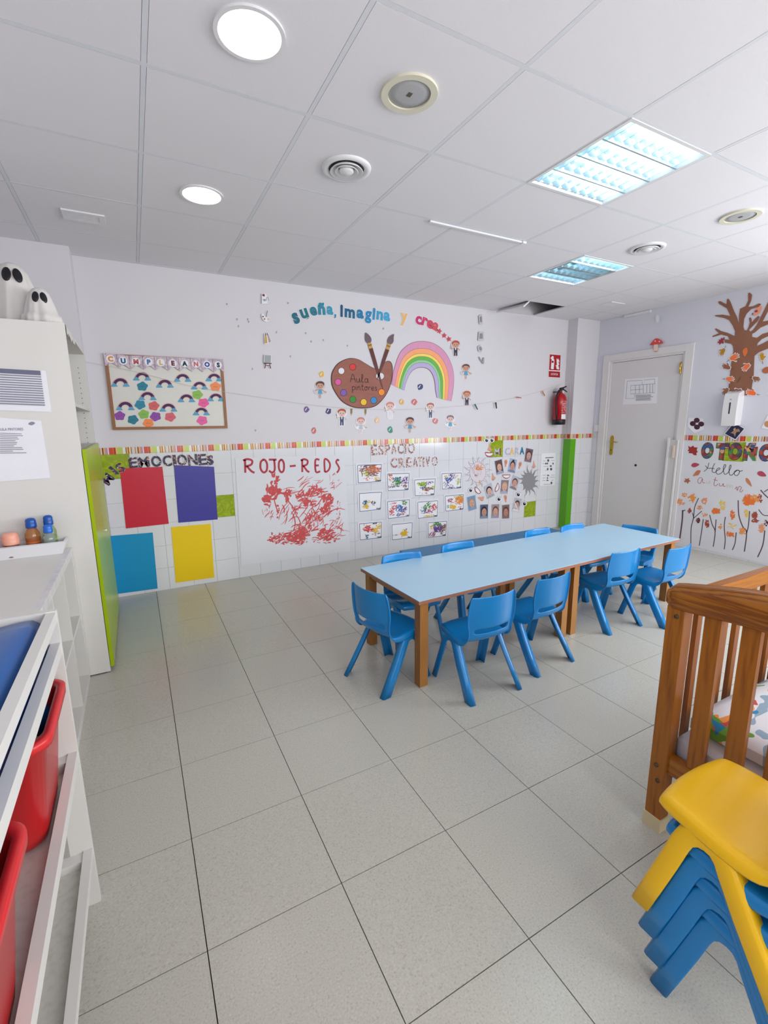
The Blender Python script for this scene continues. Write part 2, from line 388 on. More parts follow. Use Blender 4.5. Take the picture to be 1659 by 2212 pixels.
for a, b in WIN_REAR:
    mb.box(xs, a, YN-.13, YN-.001, 0, 2.95); mb.box(a, b, YN-.13, YN-.001, 0, .95); mb.box(a, b, YN-.13, YN-.001, 2.29, 2.95); xs = b
mb.box(xs, XR+.1, YN-.13, YN-.001, 0, 2.95)
wall_rear = struct(mb.build('wall_rear', WALLW))
GLASS = mat('window_glass', 'eef4f6', .02, .5, trans=1)
def window(k, M, w):                                    # frame and panes, in the opening
    r = bpy.data.objects.new('window_%d' % k, None); COL.objects.link(r); struct(r); r.matrix_basis = M
    h = 1.34
    box('window_frame', -w/2, w/2, -.03, .03, 0, .05, WHITEP, r, .004); box('window_frame', -w/2, w/2, -.03, .03, h-.05, h, WHITEP, r, .004)
    for s in (-1, 0, 1): box('window_frame', s*(w/2-.025)-.025, s*(w/2-.025)+.025, -.03, .03, .05, h-.05, WHITEP, r, .004)
    for s in (-1, 1): box('pane', min(0, s*(w/2-.05))+(.025 if s > 0 else 0), max(0, s*(w/2-.05))-(.025 if s < 0 else 0), -.004, .004, .05, h-.05, GLASS, r)
kk = 1
for a, b in WIN_REAR: window(kk, Matrix.Translation(((a+b)/2, YN-.06, .95)), b-a); kk += 1
for a, b in WIN_RIGHT: window(kk, Matrix.Translation((XR+.07, (a+b)/2, .95)) @ Matrix.Rotation(R(90), 4, 'Z'), b-a); kk += 1
# pillar in the far right corner and the return in the far left corner
PX0, PY0 = 4.965, 4.192
pillar = struct(MB().box(PX0, XR, PY0, YB, 0, ZC+.05).build('wall_pillar', WALLW))
wall_return = struct(MB().box(XL, -.272, 4.145, YB, 0, ZC+.05).build('wall_return', WALLW))
# glazed tiles 20 x 20 up to 1.2 m, six courses, then the striped border
def tiles(parent, pl, u0, u1, off, greens=(), skip=None):
    k = math.floor((u0-off)/.2)
    while off+k*.2 < u1:
        a, b = max(off+k*.2, u0), min(off+k*.2+.2, u1)
        if b-a > .012:
            for r in range(6):
                if skip and skip(a, b, r): continue
                m = GTILE if (k, r) in greens else TILE
                o = link('wall_tile' if m is TILE else 'green_wall_tile', slab(b-a-.0022, .1978, .006, m, 'wall_tile' if m is TILE else 'green_wall_tile', .0012), parent)
                pl.place(o, (a+b)/2, .2*r+.1, -.001)
        k += 1
box('grout_bed', -.272, PX0, YB-.001, YB+.001, 0, 1.2, GROUT, wall_back)
OFFB = .15
gset = {(-2, 5), (2, 3), (18, 5), (21, 1)}
tiles(wall_back, BACK, -.272, PX0, OFFB, gset)
box('grout_bed', XR-.001, XR+.001, YN, DY0, 0, 1.2, GROUT, wall_right)
OFFS = -3.045+.6
gu = on_side(1585, 975)[0]; gk = math.floor((gu-OFFS)/.2)
tiles(wall_right, SIDE, -DY0, -1.25, OFFS, {(gk, 5)})
PF = Plane('y', PY0); PLF = Plane('x', PX0)
box('grout_bed', PX0, XR, PY0-.001, PY0+.001, 0, 1.2, GROUT, pillar)
tiles(pillar, PF, PX0, XR-.003, 5.15)
box('grout_bed', PX0-.001, PX0+.001, PY0, YB, 0, 1.2, GROUT, pillar)
tiles(pillar, PLF, -YB+.004, -PY0, -YB)
# striped border: 25 cm pieces, stripes printed with a colour ramp across each piece
def stripe_mat():
    m = bpy.data.materials.new('striped_border_glaze'); m.use_nodes = True; nt = m.node_tree; b = nt.nodes['Principled BSDF']
    b.inputs['Roughness'].default_value = .15
    tc = nt.nodes.new('ShaderNodeTexCoord'); sp = nt.nodes.new('ShaderNodeSeparateXYZ'); nt.links.new(tc.outputs['Object'], sp.inputs[0])
    mr = nt.nodes.new('ShaderNodeMapRange'); mr.inputs['From Min'].default_value = -.125; mr.inputs['From Max'].default_value = .125
    nt.links.new(sp.outputs['X'], mr.inputs['Value'])
    rp = nt.nodes.new('ShaderNodeValToRGB'); rp.color_ramp.interpolation = 'CONSTANT'; el = rp.color_ramp.elements
    S = [(0, 'd8d4d0'), (.06, 'b98a7a'), (.10, 'e3d6c0'), (.14, '8c4a3a'), (.18, 'e0b05a'), (.23, 'b08ab0'), (.30, 'e6e0d8'), (.33, 'c8402a'), (.44, 'd86a20'), (.47, 'b02a1a'), (.52, 'e8c070'), (.57, 'b8cc60'), (.72, 'e6e2dc'), (.80, '8c6a50'), (.83, 'e8b850'), (.87, 'a03a3a'), (.90, 'ead9a0'), (.95, '9a5a50'), (.98, 'e4e0dc')]
    while len(el) < len(S): el.new(.5)
    for e, (p, cc) in zip(el, S): e.position = p; e.color = lin(cc)
    nt.links.new(mr.outputs[0], rp.inputs[0]); nt.links.new(rp.outputs[0], b.inputs['Base Color'])
    return m
STRIPE = stripe_mat()
def border(name, pl, u0, u1, z=1.2, h=.053):
    r = bpy.data.objects.new(name, None); COL.objects.link(r); struct(r)
    u = u0
    while u < u1-.01:
        w = min(.25, u1-u)
        if w > .249: me = slab(.2485, h, .009, STRIPE, 'border_tile', .001)
        else: me = MB().box(-.125, -.125+w-.0015, -h/2, h/2, 0, .009).mesh('border_tile', STRIPE, .001, 1)
        o = link('border_tile', me, r); pl.place(o, u+.125, z+h/2, -.001); u += .25
border('trim_1', BACK, -.272, PX0); border('trim_2', SIDE, -DY0, -1.25); border('trim_3', PF, PX0, XR-.003); border('trim_4', PLF, -YB+.004, -PY0)
# small tiled strip between pillar and door frame
tiles(wall_right, SIDE, -PY0, -DY1-.002, -PY0-.07)
# ------------------------------------------------------------------ ceiling: slab above, 60 x 60 tiles on tee bars
ceiling = struct(MB().box(XL-.1, XR+.1, YN-.1, YB+.1, 2.95, 3.05).build('ceiling', mat('plenum_concrete', '4a4848', .9, .1)))
CX0, CY0 = .1581, 2.0461
def cell(i, j): return CX0+.6*i, CY0+.6*j
NOFILL = {(3, -1), (5, 1), (6, 3)}
xs = [XL]+[CX0+.6*i for i in range(-1, 9)]+[XR]; ys = [YN]+[CY0+.6*j for j in range(-7, 4)]+[YB]
xs = [x for x in xs if XL <= x <= XR]; ys = [y for y in ys if YN <= y <= YB]
for x in xs[1:-1]:
    box('tee_bar', x-.009, x+.009, YN, YB, ZC+.0003, ZC+.004, TBAR, ceiling)
for y in ys[1:-1]:
    for xa, xb in zip(xs[:-1], xs[1:]): box('tee_bar', xa+.009, xb-.009, y-.009, y+.009, ZC+.0003, ZC+.004, TBAR, ceiling)
for xa, xb in zip(xs[:-1], xs[1:]):
    for ya, yb in zip(ys[:-1], ys[1:]):
        i, j = round((xa-CX0)/.6), round((ya-CY0)/.6)
        if (i, j) in NOFILL and xa > XL: continue
        if yb-ya < .03 or xb-xa < .03: continue
        link('ceiling_tile', slab(xb-xa-.0205, yb-ya-.0205, .016, CEILT, 'ceiling_tile', .001), ceiling, ((xa+xb)/2, (ya+yb)/2, ZC+random.uniform(.0, .0012)))
# edge angle along the walls
for a in ((XL, XR, YB-.02, YB), (XR-.02, XR, YN, PY0)): box('edge_angle', *a, ZC-.001, ZC+.004, TBAR, ceiling)
# open ceiling cell: the tile pushed up and leaning inside, ducting above
hx, hy = cell(6, 3)
lt = MB().box(-.28, .28, -.2, .2, 0, .014).build('loose_ceiling_tile', CEILT, None, loc=(hx+.2, hy+.22, ZC+.12), rot=(R(4), R(-38), 0))
tag(lt, 'loose ceiling tile leaning inside the open hole in the ceiling', 'ceiling tile')
dd = MB().tube([(hx+.3+.3*t, hy-.1+.5*t, ZC+.2+.02*math.sin(t*9)) for t in (k/14 for k in range(15))], [.05+.006*(k % 2) for k in range(15)], 12).build('flexible_air_duct', mat('foil_duct', '8a7a4a', .35, .5, metal=.6), smooth=30)
tag(dd, 'dull foil flexible duct seen through the open hole in the ceiling', 'duct')
# lamps and fittings in the ceiling
LAMP = lamp_mat('downlight_diffuser', 'fffaf0', 8); TUBEON = lamp_mat('fluorescent_tube_lit', 'f0fbff', 6)
TUBEOFF = mat('fluorescent_tube_unlit', 'dfe6ea', .3); LOUV = mat('mirror_louvre', 'cfe6ee', .18, .5, metal=.85, var=.02)
def downlight(x, y, label):
    t = thing('downlight', label, 'ceiling lamp', (x, y, ZC), group='round ceiling downlights')
    MB().ring(.099, .113, -.007, .004, 48).build('bezel', WHITEP, t, .003, smooth=40)
    MB().lathe([(.001, -.0065), (.06, -.006), (.0995, -.004), (.0995, .002)], 48).build('diffuser', LAMP, t, smooth=40)
    box('spring_clip', -.02, .02, .108, .118, -.004, 0, WHITEP, t)
downlight(.458, 1.746, 'round lit downlight in the ceiling beside the round loudspeaker')
downlight(.458, 2.946, 'round lit downlight in the ceiling beside the small rectangular grille')
def troffer(x, y, on, label):
    t = thing('louvre_light', label, 'ceiling lamp', (x, y, ZC), group='square louvred ceiling lights')
    f = MB()
    for a in ((-.297, .297, -.297, -.28), (-.297, .297, .28, .297), (-.297, -.28, -.28, .28), (.28, .297, -.28, .28)): f.box(*a, -.003, .09)
    f.box(-.297, .297, -.297, .297, .09, .096); f.build('housing', WHITEP, t)
    for k in range(4):
        yy = -.21+.14*k
        MB().tube([(-.27, yy, .05), (.27, yy, .05)], .013, 12).build('tube', TUBEON if on[k] else TUBEOFF, t, smooth=40)
        MB().add([(-.28, yy-.066, .012), (.28, yy-.066, .012), (.28, yy-.03, .075), (-.28, yy-.03, .075), (-.28, yy+.066, .012), (.28, yy+.066, .012), (.28, yy+.03, .075), (-.28, yy+.03, .075), (-.28, yy, .082), (.28, yy, .082)],
                 [(0, 1, 2, 3), (5, 4, 7, 6), (3, 2, 9, 8), (8, 9, 6, 7)]).build('reflector', LOUV, t)
    for k in range(3):
        yy = -.14+.14*k; MB().poly([(-.005, 0), (.005, 0), (.002, .04), (-.002, .04)], -.28, .28).build('long_blade', LOUV, t, loc=(0, yy, 0), rot=(R(90), 0, R(90)))
    for r in range(4):
        for k in range(8):
            xx = -.245+.07*k; yy = -.21+.14*r
            box('cross_blade', xx-.0015, xx+.0015, yy-.064, yy+.064, .001, .03, LOUV, t)
cx, cy = cell(3, -1); troffer(cx+.3, cy+.3, (1, 1, 1, 1), 'square louvred ceiling light with all its tubes lit')
cx, cy = cell(5, 1); troffer(cx+.3, cy+.3, (1, 0, 0, 1), 'square louvred ceiling light with its two middle tubes dark')
CREAM = mat('cream_plastic', 'dcd8c4', .5); GRILLE = mat('perforated_grey_grille', 'b0b1b4', .6, .3, var=.25, scale=600)
def speaker(x, y, label):
    t = thing('ceiling_speaker', label, 'speaker', (x, y, ZC), group='round ceiling speakers')
    MB().ring(.082, .108, -.009, .004, 48).build('bezel', CREAM, t, .003, smooth=40)
    MB().lathe([(.001, -.006), (.05, -.0055), (.083, -.003), (.083, .002)], 48).build('grille', GRILLE, t, smooth=40)
    box('badge', -.008, .008, -.012, .010, -.0075, -.005, STEEL, t)
speaker(1.058, 1.746, 'round cream rimmed speaker in the ceiling beside the round downlight')
speaker(3.458, 1.746, 'round cream rimmed speaker in the ceiling beyond the fully lit square light')
DUSK = mat('painted_gap_shadow', '3a3d44', .8)  # dark colour stands in for the shadow inside gaps and holes
def diffuser(x, y, label):
    t = thing('air_diffuser', label, 'air vent', (x, y, ZC), group='round air diffusers')
    MB().lathe([(.088, .002), (.088, -.006), (.10, -.012), (.118, -.009), (.122, 0), (.122, .002)], 48).build('rim', WHITEP, t, smooth=50)
    MB().lathe([(.001, -.0005), (.089, -.0005), (.089, .002)], 48).build('gap_shadow_plate', DUSK, t)
    for r in (.044, .068):
        MB().lathe([(r-.005, -.002), (r+.012, -.018), (r+.014, -.016), (r, -.001)], 40).build('cone', WHITEP, t, smooth=60)
    MB().lathe([(.001, -.022), (.028, -.020), (.036, -.014), (.036, -.001)], 40).build('centre_disc', WHITEP, t, smooth=40)
diffuser(1.058, 2.346, 'round white air diffuser with rings beside the near speaker'); diffuser(3.458, 2.346, 'round white air diffuser with rings beside the half lit square light')
def grille(x, y, label):
    t = thing('air_grille', label, 'air vent', (x, y, ZC), group='small rectangular ceiling grilles')
    f = MB()
    for a in ((-.11, .11, -.075, -.045), (-.11, .11, .045, .075), (-.11, -.08, -.045, .045), (.08, .11, -.045, .045)): f.box(*a, -.007, .003)
    f.build('frame', WHITEP, t); box('backing', -.08, .08, -.045, .045, .0, .002, DUSK, t)
    for k in range(7): box('slat', -.08, .08, -.042+.0127*k, -.036+.0127*k, -.006, .0, WHITEP, t)
grille(-.135, 3.55, 'small rectangular grille in the ceiling above the tall white cabinet'); grille(4.72, 3.55, 'small rectangular grille in the ceiling in front of the door')
tag(MB().box(1.76, 2.55, 2.652, 2.668, ZC-.012, ZC-.0015).box(2.53, 2.56, 2.645, 2.675, ZC-.016, ZC-.0015).build('cable_duct', WHITEP, bevel=.002), 'thin white cable duct running along a ceiling joint', 'cable duct')
dx = [on_side(*p) for p in ((1312, 686), (1408, 668))]
tag(MB().box(XR-.03, XR-.002, -dx[1][0], -dx[0][0]-.25, ZC-.03, ZC-.003).build('wall_cable_duct', WHITEP, bevel=.003), 'short white cable duct at the top of the wall above the door', 'cable duct')

# ------------------------------------------------------------------ door
door = bpy.data.objects.new('door_1', None); COL.objects.link(door); struct(door)
DOORM = mat('grey_white_door', 'dbd8da', .5, .35, var=.015, scale=4); FRM = mat('door_frame_white', 'e0dddd', .45, .4, var=.015)
box('leaf', XR+.012, XR+.05, 3.115, 3.975, .008, 2.125, DOORM, door, .002)
for a, b in ((DY0+.001, 3.112), (3.978, DY1-.001)):
    box('jamb', XR-.004, XR+.125, a, b, 0, 2.128, FRM, door, .003)
box('jamb', XR-.004, XR+.125, DY0+.001, DY1-.001, 2.128, DZ-.001, FRM, door, .003)
for a, b in ((3.0, 3.085), (4.005, 4.09)): box('architrave', XR-.018, XR-.0005, a, b, 0, 2.225, FRM, door, .004)
box('architrave', XR-.018, XR-.0005, 3.086, 4.004, 2.15, 2.225, FRM, door, .004)
box('backing_panel', XR+.13, XR+.135, DY0-.05, DY1+.05, 0, DZ+.05, DARK, door)
hp = on_side(1320, 962)
pts = [(-.022, -.1), (-.015, -.118), (0, -.125), (.015, -.118), (.022, -.1), (.022, .1), (.015, .118), (0, .125), (-.015, .118), (-.022, .1)]
hd = MB().poly(pts, 0, .006).build('handle_plate', BRASS, door, .001); SIDE.place(hd, hp[0], hp[1], -.012)
lv = MB().tube([(0, .05, 0), (0, .05, .045), (.01, .05, .052), (.11, .045, .05)], .008, 10).build('lever', BRASS, hd, smooth=40)
MB().poly(ell(0, -.06, .006, .011), .0062, .0068).build('keyhole', DARK, hd)
for py in (795, 1132):
    q = on_side(1471 if py == 795 else 1434, py)
    h = MB().lathe([(.009, -.06), (.010, -.055), (.010, -.002), (.0085, 0), (.010, .002), (.010, .055), (.006, .064)], 14).box(-.018, .018, -.003, .003, -.05, .05).build('hinge', BRASS, door, smooth=40, loc=(XR-.006, -q[0], q[1]))
q = on_side(1372, 1005); pk = MB().lathe([(.014, 0), (.014, .006), (.008, .008), (.001, .006)], 20).build('spy_hole', DARK, door); SIDE.place(pk, q[0], q[1], -.012)
# plastic finger guard on the hinge side
fg = thing('hinge_finger_guard', 'long white plastic finger guard over the lower hinge side of the door', 'finger guard', (XR-.02, 3.1, 0))
box('cover_strip', -.012, 0, -.045, .05, .02, 1.2, mat('translucent_strip', 'cfcdcb', .3, .5), fg, .004); box('mounting_profile', -.02, -.006, .042, .062, .02, 1.22, WHITEP, fg, .003); box('mounting_profile', -.02, -.006, -.06, -.044, .02, 1.2, WHITEP, fg, .003)
box('fixing_clip', -.03, -.012, -.03, -.008, 1.0, 1.14, mat('clear_clip', 'e0cfc0', .3), fg, .003)
# green corner guard on the pillar
gg = MB()
gg.box(-.012, .085, -.012, -.0075, .01, 1.19).box(-.012, -.0075, -.0075, .10, .01, 1.19)
tag(gg.build('corner_guard', GREENG, None, .002, loc=(PX0, PY0, 0)), 'bright green padded strip guarding the edge of the pillar', 'corner guard')
q = on_side(1290, 925)
sw = thing('light_switch', 'white wall switch between the pillar and the door', 'switch', (XR-.0015, -q[0], q[1]))
box('plate', -.010, 0, -.042, .042, -.042, .042, WHITEP, sw, .003); box('rocker', -.014, -.010, -.028, .028, -.028, .028, WHITEP, sw, .002)

# ------------------------------------------------------------------ children's chairs (one-piece moulded, legs as nesting channels)
def eval_mods(o):
    dg = bpy.context.evaluated_depsgraph_get(); me = bpy.data.meshes.new_from_object(o.evaluated_get(dg)); return me
def chair_meshes():
    # profile from the front lip over the seat to the top of the back: y, z, half width, edge lift, edge forward, skirt
    P = [(.166, .280, .126, 0, -.012, .002), (.172, .296, .131, 0, -.014, .010), (.164, .309, .135, 0, -.014, .022), (.145, .312, .139, 0, -.010, .030), (.095, .310, .146, .002, -.002, .030), (.045, .303, .150, .004, 0, .030),
         (-.005, .294, .150, .007, 0, .030), (-.048, .288, .147, .009, 0, .030), (-.082, .291, .143, .009, .004, .022), (-.107, .306, .140, .006, .012, .016), (-.122, .329, .138, .002, .020, .012), (-.129, .350, .137, 0, .025, .010),
         (-.140, .380, .141, 0, .032, .012), (-.143, .396, .147, 0, .036, .012), (-.147, .440, .151, 0, .038, .012), (-.151, .500, .148, 0, .036, .012), (-.155, .546, .140, 0, .033, .010), (-.158, .558, .132, 0, .031, .006)]
    us = [-1, -.93, -.8, -.62, -.4, -.2, 0, .2, .4, .62, .8, .93, 1]
    V = []
    for j, (y, z, hw, lift, fw, sk) in enumerate(P):
        a = P[max(j-1, 0)]; b = P[min(j+1, len(P)-1)]
        ty, tz = b[0]-a[0], b[1]-a[1]; d = math.hypot(ty, tz); ny, nz = -(-tz/d), -(ty/d)   # towards the underside / rear
        if j > 8: ny, nz = -abs(ny), 0
        else: ny, nz = 0, -1
        row = [(u*hw, y+fw*abs(u)**2.2, z+lift*u*u) for u in us]
        e0 = (-hw-.002, row[0][1]+ny*sk, row[0][2]+nz*sk); e1 = (hw+.002, row[-1][1]+ny*sk, row[-1][2]+nz*sk)
        V += [e0]+row+[e1]
    n = len(us)+2; F = []
    for j in range(len(P)-1):
        for k in range(n-1):
            if j == 11 and 3 <= k <= n-5: continue         # the hand slot
            F.append((j*n+k, j*n+k+1, (j+1)*n+k+1, (j+1)*n+k))
    me = bpy.data.meshes.new('seat_shell'); me.from_pydata(V, [], F); me.update()
    o = bpy.data.objects.new('tmp', me); COL.objects.link(o)
    s = o.modifiers.new('s', 'SOLIDIFY'); s.thickness = .007; s.offset = -1
    s = o.modifiers.new('u', 'SUBSURF'); s.levels = s.render_levels = 1
    shell = eval_mods(o); bpy.data.objects.remove(o)
    for p in shell.polygons: p.use_smooth = True
    # leg: L-channel swept over an inverted V; section (n = outwards in the plane of the V, b = sideways)
    w = .0225
    sec = [(-w, -.005), (-w, -.002), (-w+.003, 0), (w-.010, 0), (w-.003, -.003), (w, -.010), (w, -.034), (w-.005, -.034), (w-.005, -.011), (w-.009, -.0055)]
    path = [(.160, 0), (.134, .09), (.110, .175), (.094, .236), (.084, .262), (.066, .278), (.043, .283), (.020, .278), (.002, .262), (-.012, .236), (-.052, .166), (-.104, .084), (-.158, 0)]
    V = []; m = len(sec)
    for i, (y, z) in enumerate(path):
        a = path[max(i-1, 0)]; b = path[min(i+1, len(path)-1)]; ty, tz = b[0]-a[0], b[1]-a[1]; d = math.hypot(ty, tz); ty /= d; tz /= d
        ny, nz = tz, -ty                                   # outwards of the V
        x0 = .176-(.176-.154)*z/.283
        for (p, q) in sec:
            yy, zz = y+ny*p, z+nz*p
            if i in (0, len(path)-1): k = -zz/tz; yy += ty*k; zz = 0
            V.append((x0+q, yy, zz))
    F = [(i*m+k, i*m+(k+1) % m, (i+1)*m+(k+1) % m, (i+1)*m+k) for i in range(len(path)-1) for k in range(m)]+[tuple(range(m-1, -1, -1)), tuple((len(path)-1)*m+k for k in range(m))]
    Lm = []
    for s in (1, -1):
        me = bpy.data.meshes.new('leg_pair'); bm = bmesh.new(); vs = [bm.verts.new((s*x, y, z)) for x, y, z in V]
        for f in F: bm.faces.new([vs[i] for i in (f if s > 0 else f[::-1])])
        for f in bm.faces: f.smooth = True
        for e in bm.edges: e.smooth = len(e.link_faces) == 2 and e.calc_face_angle(0) < R(50)
        bmesh.ops.recalc_face_normals(bm, faces=bm.faces); bm.to_mesh(me); bm.free(); Lm.append(me)
    return shell, Lm
SHELL, LEGS = chair_meshes()
def chair(m, label, x, y, rz, z=0, group=None):
    """front of the chair faces +y of its own frame"""
    t = thing('childrens_chair', label, 'chair', (x, y, z), R(rz), group)
    key = m.name
    for nm, me in (('seat_shell', SHELL), ('leg_pair', LEGS[0]), ('leg_pair', LEGS[1])):
        k = (me.name, key)
        if k not in full: q = me.copy(); q.materials.clear(); q.materials.append(m); full[k] = q
        link(nm, full[k], t)
    return t
G1 = 'blue chairs round the joined tables'
chair(CHBLUE, 'blue plastic chair standing alone at the end of the tables nearest the cabinet', 1.150, 2.148, -76, group=G1)
chair(CHBLUE, 'blue plastic chair, back to the room, beside the corner leg of the first table', 1.552, 1.850, -1, group=G1)
chair(CHBLUE, 'blue plastic chair with its back to the room, next to the joint of the tables', 2.030, 1.900, 5, group=G1)
chair(CHBLUE, 'blue plastic chair at the second table, just past the joint, back to the room', 2.868, 2.025, -2, group=G1)
chair(CHBLUE, 'blue plastic chair pulled out at the far corner of the second table by the cot', 3.270, 1.905, 3, group=G1)
chair(CHBLUE, 'blue plastic chair on the wall side of the first table, by its free end', 1.505, 2.475, 176, group=G1)
chair(CHBLUE, 'blue plastic chair behind the first table, in front of the teal bench', 2.010, 2.510, 181, group=G1)
chair(CHBLUE, 'blue plastic chair behind the second table, in front of the bench end', 2.825, 2.525, 182, group=G1)
chair(CHBLUE, 'blue plastic chair on the wall side of the second table, below the green strip', 3.212, 2.505, 183, group=G1)
chair(CHBLUE, 'smaller blue plastic chair at the end of the tables nearest the door', 3.612, 2.335, 108, group=G1).scale = (.95, .95, .955)
G2 = 'stacked chairs beside the cot'
SX, SY = 1.213, .338
chair(CHBLUE, 'blue plastic chair at the bottom of the stack beside the cot', SX, SY, 0, 0, G2)
chair(CHBLUE, 'blue plastic chair second from the bottom of the stack beside the cot', SX, SY+.022, 0, .065, G2)
chair(CHBLUE, 'blue plastic chair directly under the yellow chair in the stack', SX, SY+.044, 0, .130, G2)
chair(CHYEL, 'yellow plastic chair on top of the stack beside the cot', SX-.004, SY+.066, 0, .195, G2)

# ------------------------------------------------------------------ two tables pushed together
def table(x, y, rz, label):
    t = thing('classroom_table', label, 'table', (x, y, 0), R(rz), 'pale blue topped tables')
    W, D, H = 1.228, .665, .512
    top = MB().box(0, W, 0, D, H-.003, H).build('table_top', LAMB, t, .001)
    box('edge_band', 0, W, 0, D, H-.022, H-.003, EDGEW, t, .0015)
    for sx in (.022, W-.022-.052):
        for sy in (.022, D-.022-.052): box('leg', sx, sx+.052, sy, sy+.052, 0, H-.022, BEECH, t, .006)
    for sy in (.03, D-.03-.02): box('apron', .074, W-.074, sy, sy+.02, H-.075 if sy < .1 else H-.075, H-.022, BEECH, t, .002) if sy > .1 else None
    for sx in (.038, W-.038-.02): box('apron', sx, sx+.02, .074, D-.074, H-.06, H-.022, BEECH, t, .002)
    return t
table(1.222, 1.922, 1.9, 'pale blue topped wooden table nearest the cabinet')
table(1.222+1.2285*math.cos(R(1.9)), 1.922+1.2285*math.sin(R(1.9)), 1.9, 'pale blue topped wooden table nearest the door')
# bench along the wall
bn = thing('padded_bench', 'long low teal padded bench between the tables and the tiled wall', 'bench', (3.0, 3.42, 0))
box('seat_pad', -.95, .93, -.14, .14, .2, .27, TEAL, bn, .015); box('base', -.92, .9, -.12, .12, .0, .2, TEAL, bn, .006)

# ------------------------------------------------------------------ cot
cot = thing('baby_cot', 'dark stained wooden cot with upright slats at the right', 'cot', (1.489, .827, 0))
CL, CW = 1.24, .68                                       # along +x, towards the camera along -y
def cot_box(n, x0, x1, y0, y1, z0, z1, m, b=.004, par=None): return box(n, x0, x1, -y1, -y0, z0, z1, m, par or cot, b)
SCREW = mat('dull_screw', '5c5346', .35, .5, metal=.8)
for ex in (0, CL-.045):
    for ey in (0, CW-.055):
        p = cot_box('post', ex, ex+.045, ey, ey+.055, .045, .83, PINE, .006)
        cot_box('castor_cap', ex-.005, ex+.05, ey-.004, ey+.059, 0, .05, mat('cream_cap', 'ddcda6', .4), .018)
        if ex == 0 and ey == 0:
            for dz in (.40-.437, -.19, -.245):
                MB().lathe([(.001, .004), (.006, .004), (.0075, .002), (.0075, -.002)], 16).build('screw', SCREW, p, smooth=40, loc=(-.023, (-.004 if dz != -.19 else .006), dz+(.40 if dz > -.1 else 0)), rot=(0, R(-90), 0))
    # curved head rail: higher in the middle
    rb = MB(); N = 18
    pr = [(-.006, 0), (.0, -.008), (.045, -.008), (.051, 0), (.053, .05), (.046, .068), (.023, .076), (0, .068), (-.008, .05)]
    vs = []
    for k in range(N+1):
        s = .5-.5*math.cos(math.pi*k/N); y = .008-s*(CW+.016); lift = .055*math.sin(math.pi*s)**1.2; e = max(0, (abs(2*s-1)-.90)/.10); cap = math.sqrt(max(.12, 1-e*e))
        for a, b in pr: bb = b+lift*(1 if b > .02 else .45); mid = .03+lift*.7; vs.append((ex+.0225+(a-.0225)*(.6+.4*cap), y, .828+mid+(bb-mid)*(.35+.65*cap)))
    m = len(pr)
    rb.add(vs, [(k*m+i, k*m+(i+1) % m, (k+1)*m+(i+1) % m, (k+1)*m+i) for k in range(N) for i in range(m)]+[tuple(range(m-1, -1, -1)), tuple(N*m+i for i in range(m))])
    rb.build('head_rail', PINEH, cot, smooth=50)
    cot_box('bottom_rail', ex+.008, ex+.037, .055, CW-.055, .235, .30, PINEH)
    y = .108
    while y < CW-.10: cot_box('end_slat', ex+.012, ex+.032, y, y+.047, .30, .85, PINE, .003); y += .1005
for ey in (.012, CW-.042):
    cot_box('side_rail', .045, CL-.045, ey, ey+.03, .815, .868, PINEX, .008); cot_box('side_rail', .045, CL-.045, ey, ey+.03, .225, .275, PINEX, .005)
    cot_box('side_stile', .046, .078, ey, ey+.028, .275, .815, PINE, .003)
    x = .125
    while x < CL-.1: cot_box('side_slat', x, x+.028, ey+.006, ey+.022, .275, .815, PINE, .003); x += .088
cot_box('bed_base', .05, CL-.05, .045, CW-.045, .26, .28, PINEX)
SHEET = mat('white_sheet', 'dcdbe2', .8, .2, var=.03, scale=10, bump=.4, bscale=14)
def soft(name, x0, x1, y0, y1, z0, z1, m, label, cat, b=.03, bulge=.012):
    mb = MB(); N = 10; mb.box(0, 1, 0, 1, 0, 1)
    me = mb.mesh(name, m); bm = bmesh.new(); bm.from_mesh(me)
    bmesh.ops.subdivide_edges(bm, edges=bm.edges, cuts=15, use_grid_fill=True)
    for v in bm.verts:
        X, Y, Z = v.co; e = min(X, 1-X)*(x1-x0), min(Y, 1-Y)*(y1-y0)
        k = max(0, 1-min(e[0]/b, 1))**2+max(0, 1-min(e[1]/b, 1))**2
        zz = z0+(z1-z0+bulge*(math.sin(9*X)*math.sin(7*Y+1)*.4+.4)-min(k, 1)*min(b*.8, (z1-z0)*.45))*Z
        v.co = (x0+(x1-x0)*X, y0+(y1-y0)*Y, zz)
    for f in bm.faces: f.smooth = True
    bm.to_mesh(me); bm.free()
    o = link(name, me); tag(o, label, cat); return o
mx0, my1 = 1.489+.055, .827-.05
soft('cot_mattress', mx0, mx0+1.12, my1-.575, my1, .281, .38, SHEET, 'thick white covered mattress lying in the cot', 'mattress', .04)
